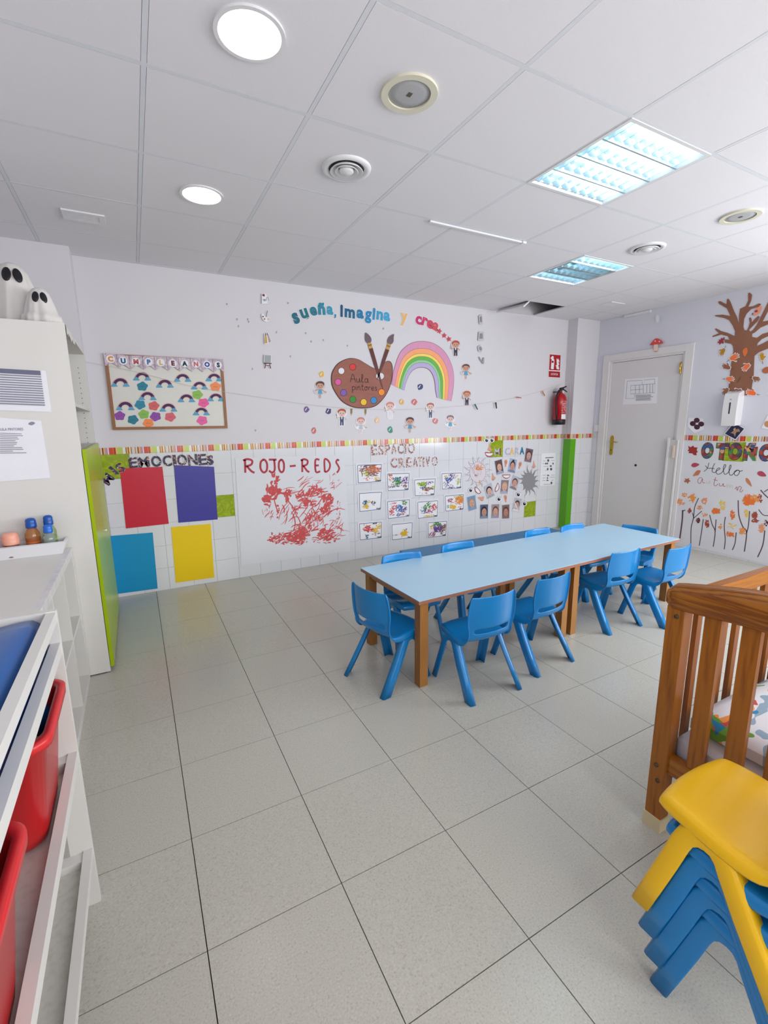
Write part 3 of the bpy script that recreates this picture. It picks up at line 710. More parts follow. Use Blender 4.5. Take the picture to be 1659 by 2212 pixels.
def dino_fabric():
    m = bpy.data.materials.new('printed_cotton'); m.use_nodes = True; nt = m.node_tree; b = nt.nodes['Principled BSDF']; b.inputs['Roughness'].default_value = .85
    tc = nt.nodes.new('ShaderNodeTexCoord'); prev = None
    base = lin('dfe1e8')
    for k, (col, sc, th, st) in enumerate((('8fa9bd', 6.5, .64, (1, 1.8, 1)), ('ef9a4a', 7, .66, (1, 1.4, 1)), ('6aa53c', 8, .66, (1.2, 1, 1)), ('cf4c4c', 9, .70, (1, 1.6, 1)), ('2d87b5', 9, .70, (1, 2.2, 1)))):
        mp = nt.nodes.new('ShaderNodeMapping'); mp.inputs['Location'].default_value = (k*3.1+.4, k*1.7, 0); mp.inputs['Scale'].default_value = st
        n = nt.nodes.new('ShaderNodeTexNoise'); n.inputs['Scale'].default_value = sc; n.inputs['Detail'].default_value = 1; n.inputs['Distortion'].default_value = .6
        nt.links.new(tc.outputs['Object'], mp.inputs['Vector']); nt.links.new(mp.outputs[0], n.inputs['Vector'])
        g = nt.nodes.new('ShaderNodeMath'); g.operation = 'GREATER_THAN'; g.inputs[1].default_value = th-.035; nt.links.new(n.outputs['Fac'], g.inputs[0])
        mx = nt.nodes.new('ShaderNodeMix'); mx.data_type = 'RGBA'; mx.inputs[7].default_value = lin(col)
        if prev is None: mx.inputs[6].default_value = base
        else: nt.links.new(prev, mx.inputs[6])
        nt.links.new(g.outputs[0], mx.inputs[0]); prev = mx.outputs[2]
    nt.links.new(prev, b.inputs['Base Color']); return m
soft('printed_quilt', mx0+.03, mx0+1.1, my1-.56, my1-.02, .395, .445, dino_fabric(), 'white quilt printed with green, orange and blue shapes in the cot', 'quilt', .05, .02)

# ------------------------------------------------------------------ tall cabinet with green doors
YC0, YC1, XCF = 2.968, 4.06, -.257
tc_ = thing('tall_cabinet', 'tall white cabinet with glossy green lower doors and open upper shelves', 'cabinet', (0, 0, 0))
box('side_panel', XL+.002, XCF, YC0, YC0+.018, .008, 1.925, WHITEB, tc_, .001)
fs = box('side_panel', XL+.002, XCF, YC1-.018, YC1, .03, 1.925, WHITEB, tc_, .001)
for k in range(16):
    MB().lathe([(.003, 0), (.003, .0006)], 8).build('pin_hole', DUSK, fs, loc=(.225, -.0091, .36+.035*k-.03), rot=(R(90), 0, 0))
box('top_panel', XL+.002, XCF, YC0, YC1, 1.925, 1.943, WHITEB, tc_, .001)
box('back_panel', XL+.002, XL+.01, YC0+.018, YC1-.018, .03, 1.925, WHITEB, tc_)
for z in (1.285, 1.53): box('shelf', XL+.01, XCF-.004, YC0+.018, YC1-.018, z, z+.018, WHITEB, tc_, .001)
box('plinth', XL+.002, XCF-.02, YC0+.01, YC1-.005, 0, .03, DARK, tc_)
for a, b in ((YC0+.002, 3.512), (3.516, YC1-.002)): 
    d = box('door', XCF+.003, XCF+.021, a, b, .035, 1.303, GREEND, tc_, .002)
for y, z in ((3.49, .75),): MB().lathe([(.001, .018), (.006, .017), (.007, .012), (.004, .004), (.004, 0)], 14).build('door_knob', WHITEP, tc_, smooth=50, loc=(XCF+.021, y, z), rot=(0, R(90), 0))
CABS = Plane('y', YC0)
# papers on its side
def sheet_lines(pts, rows, m, x0=.08, x1=.92, top=.88, bot=.1, ragged=0, th=.5):
    tl, tr, br, bl = pts; L = []
    def P(s, t): return tuple((tl[d]*(1-s)+tr[d]*s)*t+(bl[d]*(1-s)+br[d]*s)*(1-t) for d in (0, 1))
    dz = (top-bot)/rows
    for r in range(rows):
        t = top-dz*r; e = x1-random.random()*ragged
        L.append(([P(x0, t), P(e, t), P(e, t-dz*th), P(x0, t-dz*th)], m))
    return L
GREYP = c('8d8fa0')
pts = [(-70, 791), (99, 801), (112, 890), (-62, 884)]
flat('printed_timetable', CABS, pts, PAPERW, 'printed sheet with a grey table taped to the side of the tall cabinet', 'paper sheet', parts=[('table_rows', sheet_lines(pts, 15, GREYP, .05, .93, .97, .12, 0, .55)+sheet_lines(pts, 1, c('6f7086'), .05, .93, .99, .88, 0, 1))])
pts = [(-62, 897), (89, 909), (109, 1032), (-50, 1044)]
o = flat('class_list', CABS, pts, PAPERW, 'white class list sheet taped under the printed table on the cabinet side', 'paper sheet', parts=[('text_lines', sheet_lines(pts, 12, c('9a9aa6'), .30, .76, .76, .42, .22, .45))])
mb = MB(); a = CABS.uv((26, 921)); b = CABS.uv((26, 930)); u0, v0 = o.location.x, o.location.z
add_text(mb, 'AULA PINTORES', a[0]-u0-.006, b[1]-v0, .0135, .003, bold=.01, wx=.74); mb.poly(spline([(.088, .128), (.104, .138), (.116, .13), (.10, .12)]), .003); mb.build('heading', GREYP, o)

# ghosts on top of the cabinet
GCLOTH = mat('thin_white_cloth', 'd9d6d2', .9, .15, var=.03, bump=.2, bscale=40)
def ghost(x, y, r, h, label, ex, ez, er, seed):
    t = thing('cloth_ghost', label, 'decoration', (x, y, 1.9435), group='cloth ghosts on the cabinet')
    rd = random.Random(seed); ph = [rd.uniform(0, 6.28) for _ in range(4)]
    prof = [(r*1.15, .001), (r*1.08, .04), (r*.98, h*.25), (r*.85, h*.48), (r*.72, h*.68), (r*.58, h*.84), (r*.38, h*.95), (r*.18, h*.99), (.0005, h)]
    MB().lathe(prof, 56, wob=lambda a, s: (1-s)**1.3*(.08*math.sin(7*a+ph[0])+.05*math.sin(12*a+ph[1])+.03*math.sin(19*a+ph[2]))).build('cloth', GCLOTH, t, smooth=70)
    ang = math.atan2(-y, -x)
    for s in (-1, 1):
        zz = h*ez; rr = r*(.72-.35*(ez-.68))*1.0
        a = ang+s*ex
        e = MB().lathe([(.0005, .004), (.6, .003), (.9, .0015), (1, -.002)], 24)
        e.v = [(vx*er*.54, vy*er, vz) for vx, vy, vz in e.v]
        M = Matrix.Translation((rr*math.cos(a), rr*math.sin(a), zz)) @ Matrix.Rotation(a+R(90), 4, 'Z') @ Matrix.Rotation(R(72), 4, 'X')
        k = e.build('eye', DARK, t, smooth=40); k.matrix_basis = M
ghost(-.478, 3.205, .115, .318, 'larger white cloth ghost with black oval eyes on the tall cabinet', .30, .77, .038, 3)
ghost(-.357, 3.066, .074, .178, 'smaller white cloth ghost with black oval eyes at the cabinet corner', .34, .70, .029, 5)
# loose white cloth hanging over the front edge
cl = MB(); N = 12; vs = []
for k in range(N+1):
    y = 3.0+.42*k/N
    for a, b in ((-.03, 1.9445), (.001, 1.9445), (.003, 1.935-.02*abs(math.sin(k*1.3))), (.004+.003*math.sin(k*2), 1.915-.03*abs(math.sin(k*1.7+1)))): vs.append((XCF+a, y, b))
cl.add(vs, [(k*4+i, k*4+i+1, (k+1)*4+i+1, (k+1)*4+i) for k in range(N) for i in range(3)])
tag(cl.build('draped_cloth', GCLOTH, smooth=60), 'strip of thin white cloth hanging over the top edge of the cabinet', 'cloth')

# ------------------------------------------------------------------ open cube shelf
cs = thing('cube_shelf', 'low white open cube shelf between the tall cabinet and the toy rack', 'shelf', (0, 0, 0))
X0, X1, Y0, Y1, ZT = -.752, -.36, 1.492, 2.962, .777
box('top_board', X0, X1, Y0, Y1, ZT-.04, ZT, WHITEB, cs, .002); box('bottom_board', X0, X1, Y0, Y1, .0, .04, WHITEB, cs, .002)
for y in (Y0, Y1-.04): box('end_board', X0, X1, y, y+.04, .04, ZT-.04, WHITEB, cs, .002)
pit = (Y1-Y0-.04-.016)/4
for k in (1, 2, 3): y = Y0+.04-.016+k*pit+.004; box('divider', X0, X1-.002, y, y+.016, .04, ZT-.04, WHITEB, cs, .001)
for k in range(4): y = Y0+.044+k*pit; box('cross_shelf', X0, X1-.002, y-.004 if k == 0 else y+.002, y+pit-.018, .382, .398, WHITEB, cs, .001)
box('back_board', X0-.006, X0, Y0, Y1, .0, ZT, WHITEB, cs)
tp = MB()
for k, (a, b) in enumerate(((2.93, 2.70), (2.68, 2.45), (2.42, 2.2), (2.18, 2.0))): tp.box(X1-.02, X1+.0012, b, a, ZT-.03-.004*(k % 2), ZT+.0006)
tp.build('edge_tape', mat('peeling_tape', 'd6d2d6', .3, .5, var=.2, scale=20), cs)
# tray with bottles
tr = thing('plastic_tray', 'shallow white plastic tray holding bottles on the cube shelf', 'tray', (-.562, 2.886, ZT+.0005))
def tray_mesh(w, d, h, fl, th):
    o = MB(); a = [(-w, -d), (w, -d), (w, d), (-w, d)]
    lo = [(x, y, 0) for x, y in a]; hi = [(x+math.copysign(fl, x), y+math.copysign(fl*.5, y), h) for x, y in a]; hi2 = [(x+math.copysign(fl+.008, x), y+math.copysign(fl*.5+.008, y), h-.004) for x, y in a]
    li = [(x-math.copysign(th, x), y-math.copysign(th, y), th) for x, y in a]; ii = [(x+math.copysign(fl-th, x), y+math.copysign(fl*.5-th, y), h) for x, y in a]
    vs = lo+hi2+hi+ii+li; F = [(3, 2, 1, 0), (16, 17, 18, 19)]
    for L in range(4):
        for k in range(4): F.append((L*4+k, L*4+(k+1) % 4, (L+1)*4+(k+1) % 4, (L+1)*4+k))
    return o.add(vs, F)
tray_mesh(.175, .052, .066, .014, .003).build('tray_body', WHITEP, tr, .006, smooth=40)
def bottle(x, y, r, h, mbody, mcap, label, liquid=None, capr=None, lab=None, name='paint_bottle', caph=None):
    t = thing(name, label, 'bottle', (x, y, ZT+.0045))
    hc = caph or .05; b = h-hc
    MB().lathe([(r*.9, 0), (r, .006), (r, b*.35), (r*.93, b*.45), (r, b*.55), (r*.98, b*.78), (r*.7, b*.92), (r*.55, b), (r*.5, b+.004)], 28).build('body', mbody, t, smooth=45)
    if liquid: MB().lathe([(r*.86, .004), (r*.95, .008), (r*.95, b*.6), (.0005, b*.61)], 24).build('liquid', liquid, t, smooth=45)
    cr = capr or r*.6
    MB().lathe([(cr*.98, b), (cr, b+.004), (cr, b+hc*.45), (cr*.93, b+hc*.5), (cr*.96, b+hc*.72), (cr*.8, b+hc*.92), (cr*.4, b+hc), (.0005, b+hc)], 24).build('cap', mcap, t, smooth=35)
    if lab: MB().ring(r*1.005, r*1.012, b*.12, b*.42, 28).build('label_band', lab, t)
    return t
def clearp(n, col): return mat(n, col, .08, .5, trans=.75, var=.02)
BLCAP = mat('royal_blue_cap', '0b4fa6', .3, .5)
bottle(-.512, 2.905, .033, .185, clearp('clear_amber', 'f0b070'), BLCAP, 'bottle of orange liquid with a blue cap in the tray', mat('orange_liquid', 'd8641a', .3), .024)
bottle(-.440, 2.918, .030, .19, clearp('clear_green', 'cfe3a0'), BLCAP, 'bottle of green liquid with a dark blue cap at the tray end', mat('green_liquid', '7fae2a', .3), .022)
bottle(-.438, 2.864, .026, .150, clearp('clear_plain', 'dfe8ec'), mat('bright_blue_cap', '1567cf', .3), 'small bottle with a bright blue cap and pale label in the tray', mat('dark_green_liquid', '4f7a3a', .3), .021, PAPERW, caph=.042)
bottle(-.598, 2.872, .042, .125, clearp('clear_pink', 'd8a8a8'), mat('peach_cap', 'f0a890', .35), 'wide jar with a large peach coloured cap in the tray', mat('rose_liquid', 'b87878', .4), .036, name='capped_jar', caph=.06)
bottle(-.688, 2.868, .033, .13, clearp('clear_rose', 'e6b8c8'), mat('hot_pink_cap', 'e8407a', .35), 'small bottle of pink liquid with a hot pink cap in the tray', mat('pink_liquid', 'd06a96', .3), .025, caph=.045)

# ------------------------------------------------------------------ toy rack with bins
rk = thing('toy_rack', 'white wooden toy rack with front rails holding blue and red bins', 'rack', (0, 0, 0))
RX, RB, RY0, RY1 = -.23, -.66, .30, 1.44
for y in (RY1, RY0-.016):
    box('post', RX-.056, RX, y, y+.016, 0, .943, WHITEW, rk, .0015); box('post', RB, RB+.056, y, y+.016, 0, .943, WHITEW, rk, .0015)
    box('top_crossbar', RB+.056, RX-.056, y, y+.016, .872, .943, WHITEW, rk, .0015)
for z, zb in ((.940, .912), (.853, .82), (.52, .486), (.195, .168)):
    box('front_rail', RX-.023, RX-.001, RY0, RY1, zb, z, WHITEW, rk, .006 if z > .9 else .002)
    box('rear_rail', RB, RB+.03, RY0, RY1, zb, z, WHITEW, rk, .003)
    if z < .8:
        for y in (RY0, RY1-.035): box('bearer', RB+.03, RX-.023, y, y+.035, zb, z-.004, WHITEW, rk, .003)
SCUFF = ramp_mat('scuffed_white_board', 'noise', [(0, '6a665c'), (.27, 'c6c3ba'), (.5, 'd2cfc8'), (1, 'd8d6d0')], 55, .35, interp='LINEAR', detail=3)
for zt in (.486, .168): box('tray_bottom', RB+.002, RX-.023, RY0+.001, RY1-.001, zt-.006, zt, SCUFF, rk)
def bin_(x0, x1, y0, y1, z0, z1, m, label, name='storage_bin', rim=.016, tap=.044, tilt=0, cat='storage bin', group=None):
    cx, cy = (x0+x1)/2, (y0+y1)/2; hx_, hy_ = (x1-x0)/2, (y1-y0)/2
    t = thing(name, label, cat, (cx, cy, z0), group=group); h = z1-z0
    def rr(w, d, r, z, k=6):
        out = []
        for sx, sy, a0 in ((1, 1, 0), (-1, 1, 90), (-1, -1, 180), (1, -1, 270)):
            for i in range(k+1): a = R(a0+90*i/k); out.append((sx*(w-r)+r*math.cos(a), sy*(d-r)+r*math.sin(a), z))
        return out
    L = [rr(hx_-tap-.012, hy_-tap-.012, .03, .0), rr(hx_-tap, hy_-tap, .04, .012), rr(hx_-rim, hy_-rim, .045, h-.022), rr(hx_-.001, hy_-.001, .05, h-.022), rr(hx_, hy_, .05, h-.004), rr(hx_-.004, hy_-.004, .048, h),
         rr(hx_-rim-.002, hy_-rim-.002, .043, h), rr(hx_-rim-.005, hy_-rim-.005, .042, h-.012), rr(hx_-tap-.003, hy_-tap-.003, .037, .016), rr(hx_-tap-.014, hy_-tap-.014, .028, .006)]
    n = len(L[0]); mb = MB(); F = [tuple(range(n-1, -1, -1)), tuple((len(L)-1)*n+k for k in range(n))]
    for j in range(len(L)-1): F += [(j*n+k, j*n+(k+1) % n, (j+1)*n+(k+1) % n, (j+1)*n+k) for k in range(n)]
    mb.add([(p[0], p[1], p[2]+tilt*(hx_-p[0])*p[2]/h) for q in L for p in q], F).build('bin_body', m, t, smooth=40)
    return t
bin_(-.60, -.222, 1.10, 1.415, .4865, .768, REDBIN, 'red plastic bin with toys in the rack, next to the end panel', tilt=.03, group='red bins in the toy rack')
bin_(-.60, -.222, .595, .905, .4865, .768, REDBIN, 'red plastic bin in the rack, further from the end panel', tilt=.03, group='red bins in the toy rack')
def toy(kind, x, y, z, m, label):
    if kind == 'block': o = MB().lathe([(.001, 0), (.03, 0), (.034, .006), (.034, .04), (.026, .046), (.026, .06), (.02, .066), (.0005, .067)], 20).build('toy_beaker', m, smooth=40, loc=(x, y, z))
    else: o = MB().lathe([(.0005, 0), (.03, .004), (.046, .02), (.052, .045), (.048, .07), (.034, .09), (.012, .098), (.0005, .099)], 24).build('toy_ball', m, smooth=60, loc=(x, y, z))
    tag(o, label, 'toy')
toy('block', -.285, 1.325, .685, BLUEBIN, 'blue toy beaker lying in the red bin by the end panel'); toy('ball', -.305, 1.205, .645, mat('yellow_toy', 'e0b010', .35), 'yellow toy ball in the red bin by the end panel')
toy('block', -.292, 1.325, .613, mat('navy_toy', '122a5a', .4), 'dark navy toy beaker under the blue one in the red bin')
lid = thing('lidded_box', 'long deep blue plastic box with a rounded lid in the top of the rack', 'storage box', (-.437, .935, .8535))
N = 14; mb = MB(); vs = []
prof = [(-.165, 0), (-.17, .02), (-.168, .036), (-.14, .046), (-.05, .062), (.06, .078), (.13, .088), (.158, .088), (.172, .076), (.178, .05), (.180, .0)]
for k in range(N+1):
    y = -.49+.98*k/N; e = 1-.10*max(0, abs(2*k/N-1)-.86)/.14
    for a, b in prof: vs.append((a*(.97+.03*e), y, b*e))
m = len(prof); mb.add(vs, [(k*m+i, k*m+(i+1) % m, (k+1)*m+(i+1) % m, (k+1)*m+i) for k in range(N) for i in range(m)]+[tuple(range(m-1, -1, -1)), tuple(N*m+i for i in range(m))]).build('lid', BLUEBIN, lid, smooth=50)
box('tub', -.16, .1785, -.485, .485, -.05, 0, BLUEBIN, lid, .004)

# ------------------------------------------------------------------ end wall, upper part: birthday board
K3 = crop(215, 755, 285/1659)
CORK = ramp_mat('brown_frame_wood', 'noise', [(0, '8a5a36'), (1, '9c6a42')], 20, .5, interp='LINEAR')
bq = [BACK.uv(p) for p in K3((60, 75), (1550, 110), (1600, 990), (170, 1012))]
bu0, bu1 = (bq[0][0]+bq[3][0])/2, (bq[1][0]+bq[2][0])/2; bv1, bv0 = (bq[0][1]+bq[1][1])/2, (bq[2][1]+bq[3][1])/2
bd = thing('notice_board', 'white notice board with a thin brown wooden frame', 'notice board', ((bu0+bu1)/2, YB-.001, (bv0+bv1)/2))
bw, bh = (bu1-bu0)/2, (bv1-bv0)/2
box('board_panel', -bw+.01, bw-.01, -.010, 0, -bh+.01, bh-.01, mat('cream_board', 'dad8d2', .5), bd)
for a in ((-bw, bw, -bh, -bh+.022), (-bw, bw, bh-.022, bh)): box('frame_bar', a[0], a[1], -.018, 0, a[2], a[3], CORK, bd, .002)
for a in ((-bw, -bw+.022), (bw-.022, bw)): box('frame_bar', a[0], a[1], -.018, 0, -bh+.022, bh-.022, CORK, bd, .002)
PENM = ramp_mat('printed_pennant', 'noise', [(0, '5f86ad'), (.45, 'b6a2b4'), (.6, 'd6c6cc'), (.7, 'a88a98')], 30, .4, interp='LINEAR', rnd=True)
word = 'CUMPLEANOS'; lc = ['e08a3a', '1d5f86', 'c05a58', '4a6fa8', 'd8b070', '6e1f3a', '123a4a', 'c86a70', '27489a', '0f3550']
nth = ['first', 'second', 'third', 'fourth', 'fifth', 'sixth', 'seventh', 'eighth', 'ninth', 'last']
lx = [60, 220, 375, 540, 690, 845, 992, 1142, 1275, 1420, 1555]; ty = [48, 62, 82, 84, 90, 98, 105, 110, 114, 120, 128]
for k, ch in enumerate(word):
    x0, x1 = lx[k]+2, lx[k+1]-3; t0, t1 = ty[k], ty[k+1]; b = 185+(0 if k else -15)
    pp = K3((x0-(12 if k == 0 else 6), t0), (x1-6, t1), (x1+12, t1+b*.88), ((x0+x1)/2+8, t1+b*.60), (x0+12, t0+b*.95))
    cc = K3(((x0+x1)/2+1, (t0+t1)/2+b*.40))[0]; u, v = BACK.uv(cc)
    o = flat('pennant', BACK, pp, PENM, 'printed pennant with the letter %s, %s in the banner over the notice board' % (ch, nth[k]), 'pennant', 'letter pennants on the notice board', n=.021, t=.001)
    mb = MB(); mb.poly(ell(u-o.location.x, v-o.location.z, .030, .030, 24), .0014); mb.build('white_disc', PAPERW, o)
    mb = MB(); add_text(mb, ch, u-o.location.x, v-o.location.z-.017, .036, .0019, bold=.06); mb.build('letter', c(lc[k]), o)
RB1, RB2, CLD = c('4a2f5e'), c('e0b8a8'), c('5fa3c6')
def board_n(): return .0125
rows = [(262, 465, 105), (535, 388, 100), (820, 478, 98), (1043, 404, 95), (1255, 500, 92), (1438, 398, 92), (603, 634, 100), (1092, 660, 95), (1460, 648, 92), (325, 760, 105), (865, 778, 98), (1278, 824, 92)]
RBL = ['left of the others in the upper row', 'just above a teal splat card', 'alone in the middle of the board', 'under the letters E and A of the banner', 'just above the upper green splat card', 'under the last banner letters, above an orange splat', 'above a teal and a coral splat card', 'left of the upper pink splat card', 'against the frame beside the upper pink splat', 'above the purple splat in the lower corner', 'above the lone coral splat card', 'between the two pink splat cards']
def rainbow_small(cx, by, r, k):
    def arc(r0, r1, n=14): return [(cx+r0*math.cos(math.pi*i/n), by-20-r0*.88*math.sin(math.pi*i/n)) for i in range(n+1)]+[(cx+r1*math.cos(math.pi*i/n), by-20-r1*.88*math.sin(math.pi*i/n)) for i in range(n, -1, -1)]
    def cloud(x, s): return spline(K3((x-38, by+2), (x-30, by-20), (x-10, by-42), (x+12, by-34), (x+34, by-12), (x+38, by+2)), 4)
    flat('rainbow_cutout', BACK, K3(*arc(r, r*.42)), RB2, 'small paper rainbow on the notice board, '+RBL[k], 'paper rainbow', 'paper rainbows on the notice board', n=.0118, t=.001,
         parts=[('dark_band', [(K3(*arc(r*.88, r*.5)), RB1)]), ('cloud', [(cloud(cx-r*.72, 1), CLD)]), ('cloud', [(cloud(cx+r*.72, 1), CLD)])])
for k, (a, b, r) in enumerate(rows): rainbow_small(a, b, r, k)
blobs = [(538, 465, '1f7f96', 'teal', 'below the upper row rainbow'), (1455, 468, 'f08a52', 'orange', 'near the frame edge'), (1228, 570, '86b84e', 'green', 'in the right half'), (1305, 672, 'e8589a', 'pink', 'under the green one'), (510, 695, '1f86a0', 'teal', 'in the middle row'), (682, 710, 'd0625e', 'coral red', 'under the middle rainbow'),
         (255, 835, '8f4aa8', 'purple', 'in the lower corner'), (420, 882, '1a7a90', 'teal', 'in the bottom row'), (556, 815, '84b84e', 'green', 'above the orange one'), (704, 843, '8a46a2', 'purple', 'beside the coral one'), (888, 848, 'd45f6e', 'coral red', 'under the lone rainbow'), (612, 925, 'f2894a', 'orange', 'at the lower frame edge'), (1288, 893, 'e65fa0', 'pink', 'in the bottom row')]
for k, (a, b, col, nm, where) in enumerate(blobs):
    rd = random.Random(k+11); n = 10; ph = rd.uniform(0, 6)
    pts = [(a+(66+7*math.sin(5*t+ph))*math.cos(t), b+(56+6*math.sin(5*t+ph))*math.sin(t)) for t in (2*math.pi*i/20 for i in range(20))]
    flat('paint_splat_card', BACK, spline(K3(*pts), 2), c(col, .4), '%s paint splat card on the notice board, %s' % (nm, where), 'paper splat', 'paint splat cards on the notice board', n=.0112, t=.0012, parts=[('handwriting', [(K3((a-25, b+4), (a-8, b-2), (a+10, b+4), (a+26, b)), c('5a4a50'), .002)])])

# slogan in cut-out letters
K4 = crop(520, 610, 560/1659)
SL = [(367, 264, 72, 42, 24, 's', '1f6a80', 'teal blue paper letter s of the curved word sueña'), (417, 230, 62, 50, 20, 'u', '23707f', 'teal blue paper letter u of the curved word sueña'), (470, 214, 58, 46, 10, 'e', '2a7a90', 'teal blue paper letter e of the curved word sueña'),
 (520, 208, 78, 46, 3, 'ñ', '2a8aa2', 'teal blue paper letter ñ of the curved word sueña'), (570, 208, 56, 42, -3, 'a', '3a98b8', 'teal blue paper letter a of the curved word sueña'), (603, 232, 30, 13, -8, ',', '2a8ab0', 'small blue paper comma between the first two slogan words'),
 (645, 222, 80, 17, -2, 'i', '16567a', 'dark blue paper letter i, first in the slogan word imagina'), (697, 228, 58, 66, -3, 'm', '1a6288', 'blue paper letter m of the slogan word imagina'), (763, 232, 58, 46, -4, 'a', '2478a8', 'blue paper letter a right after the m of imagina'), (813, 262, 80, 42, -5, 'g', '2a86b8', 'blue paper letter g of the slogan word imagina'), (849, 240, 78, 17, -6, 'i', '3090c0', 'blue paper letter i right after the g of imagina'), (887, 242, 58, 42, -6, 'n', '3a9ac8', 'blue paper letter n of the slogan word imagina'), (933, 248, 58, 42, -6, 'a', '46a4d0', 'light blue paper letter a, last in the slogan word imagina'),
 (1043, 280, 84, 46, -3, 'y', 'e8b878', 'lone pale orange paper letter y between the slogan words'), (1135, 270, 56, 40, -8, 'c', 'c8326a', 'pink paper letter c of the sloping word crea'), (1172, 278, 56, 34, -14, 'r', 'cc3a68', 'pink paper letter r of the sloping word crea'), (1203, 294, 56, 42, -20, 'e', 'd04a62', 'pink paper letter e of the sloping word crea'), (1238, 308, 54, 38, -24, 'a', 'd2525c', 'pink paper letter a of the sloping word crea')]
q_ = 560/1659
for x, y, h, w, rot, ch, cc, lab in SL: letter(BACK, ch, K4((x, y))[0], h*q_, c(cc, .45), lab, rot=R(rot), bold=.045, wpx=w*q_, t=.002, halo=PAPERW, group='slogan letters')
def star(cx, cy, r, rot=0): return [(cx+(r if i % 2 == 0 else r*.5)*math.cos(rot+math.pi*i/5), cy+(r if i % 2 == 0 else r*.5)*math.sin(rot+math.pi*i/5)) for i in range(10)]
for k, (x, y, nm) in enumerate(((1270, 312, 'next to the letter a'), (1301, 340, 'in the middle of the three'), (1331, 363, 'next to the red haired figure'))):
    flat('star_cutout', BACK, K4(*star(x, y, 19, k)), c('c84a58', .45), 'small red paper star after the slogan, %s' % nm, 'paper star', 'stars after the slogan', t=.002)

# painter's palette, brushes, rainbow
PALB = ramp_mat('brown_marker_card', 'noise', [(0, '8a4f42'), (.5, '96594a'), (1, '9f6252')], 9, .6, interp='LINEAR', stretch=(1, 4, 1))
OUTL = c('3f2320')
pal = K4((578, 600), (590, 560), (625, 515), (690, 486), (750, 492), (800, 520), (850, 548), (890, 552), (915, 515), (945, 502), (966, 520), (972, 570), (960, 650), (930, 720), (890, 770), (850, 797), (790, 806), (720, 800), (650, 765), (600, 700), (580, 650))
cx_, cy_ = sum(p[0] for p in pal)/len(pal), sum(p[1] for p in pal)/len(pal)
inner = [(cx_+(p[0]-cx_)*.977, cy_+(p[1]-cy_)*.975) for p in pal]
palo = flat('palette_cutout', BACK, pal, OUTL, 'large brown paper painter palette with coloured paint spots and handwriting', 'paper palette', smooth=True, n=.0016, t=.002, parts=[('card_face', [(spline(inner), PALB)])])
for x, y, col, nm in ((643, 567, 'e4e2e6', 'white'), (716, 542, 'd83a34', 'red'), (622, 638, 'd85a9a', 'pink'), (657, 706, '7a5ab0', 'violet'), (717, 749, '2a8a2a', 'green'), (786, 766, 'e8c026', 'yellow'), (850, 755, '2a86c4', 'blue'), (900, 703, 'f08a26', 'orange'), (890, 600, 'dcd8dc', 'thumb hole')):
    rx, ry = (19, 20) if nm != 'thumb hole' else (26, 22)
    mb = MB(); P1 = [BACK.uv(p) for p in K4(*ell(x, y, rx, ry))]; P0 = [BACK.uv(p) for p in K4(*ell(x, y, rx+2.5, ry+2.5))]
    sub = lambda q: [(a-palo.location.x, b-palo.location.z) for a, b in q]
    mb.poly(sub(P0), .0026, None, 0); mb.poly(sub(P1), .0029, None, 1); o = mb.build('paint_spot' if nm != 'thumb hole' else 'thumb_hole', [OUTL, c(col, .5)], palo); o['label'] = nm+(' paint spot' if nm != 'thumb hole' else '')
mb = MB(); u, v = BACK.uv(K4((700, 638))[0]); h = BACK.uv(K4((700, 588))[0])[1]-v
write(mb, 'Aula', u-palo.location.x, v-palo.location.z, h*1.05, .0055, .003, wx=1.25)
u, v = BACK.uv(K4((712, 688))[0]); write(mb, 'pintores', u-palo.location.x, v-palo.location.z, h*.92, .0055, .003, wx=1.22); mb.build('handwriting', c('2c1512'), palo)
def brush(tip, fer, end, w, label):
    (tx, ty_), (fx, fy), (ex, ey) = tip, fer, end
    dx, dy = ex-fx, ey-fy; d = math.hypot(dx, dy); nx, ny = -dy/d, dx/d; ux, uy = dx/d, dy/d
    q = lambda s, o: (fx+ux*s+nx*o, fy+uy*s+ny*o)
    hd = [q(38, -12), q(38, 12), q(d*.45, 11), q(d*.8, 6), q(d, 1.5), q(d, -1.5), q(d*.8, -6), q(d*.45, -11)]
    o = flat('brush_cutout', BACK, K4(*hd), c('5a2018', .4), label, 'paper brush', 'paper brushes over the palette', n=.0052, t=.0015, parts=[('ferrule', [(K4(q(0, -11), q(0, 11), q(40, 12), q(40, -12)), c('c89a52')), (K4(q(14, -12), q(14, 12), q(22, 12), q(22, -12)), c('8a6430'))]), ('bristles', [(spline(K4((tx, ty_), q(-45, 14), q(-20, 20), q(0, 12), q(0, -12), q(-20, -20), q(-45, -13))), c('6e5a62', .5))])])
brush((797, 322), (820, 385), (908, 682), 10, 'paper paint brush leaning left over the palette'); brush((978, 332), (950, 392), (872, 622), 10, 'paper paint brush leaning right over the palette')
def arcp(o_, i_): return o_+i_[::-1]
A0 = [(965, 655), (972, 600), (985, 540), (1020, 450), (1080, 395), (1150, 378), (1230, 390), (1300, 440), (1345, 520), (1362, 600), (1358, 690), (1345, 760)]
A6 = [(1045, 690), (1052, 655), (1068, 610), (1092, 570), (1125, 548), (1160, 543), (1195, 552), (1222, 580), (1236, 615), (1243, 650), (1246, 690), (1255, 738)]
def lerp(t): return spline([(a[0]+(b[0]-a[0])*t, a[1]+(b[1]-a[1])*t) for a, b in zip(A0, A6)], 4, False)
lay = []
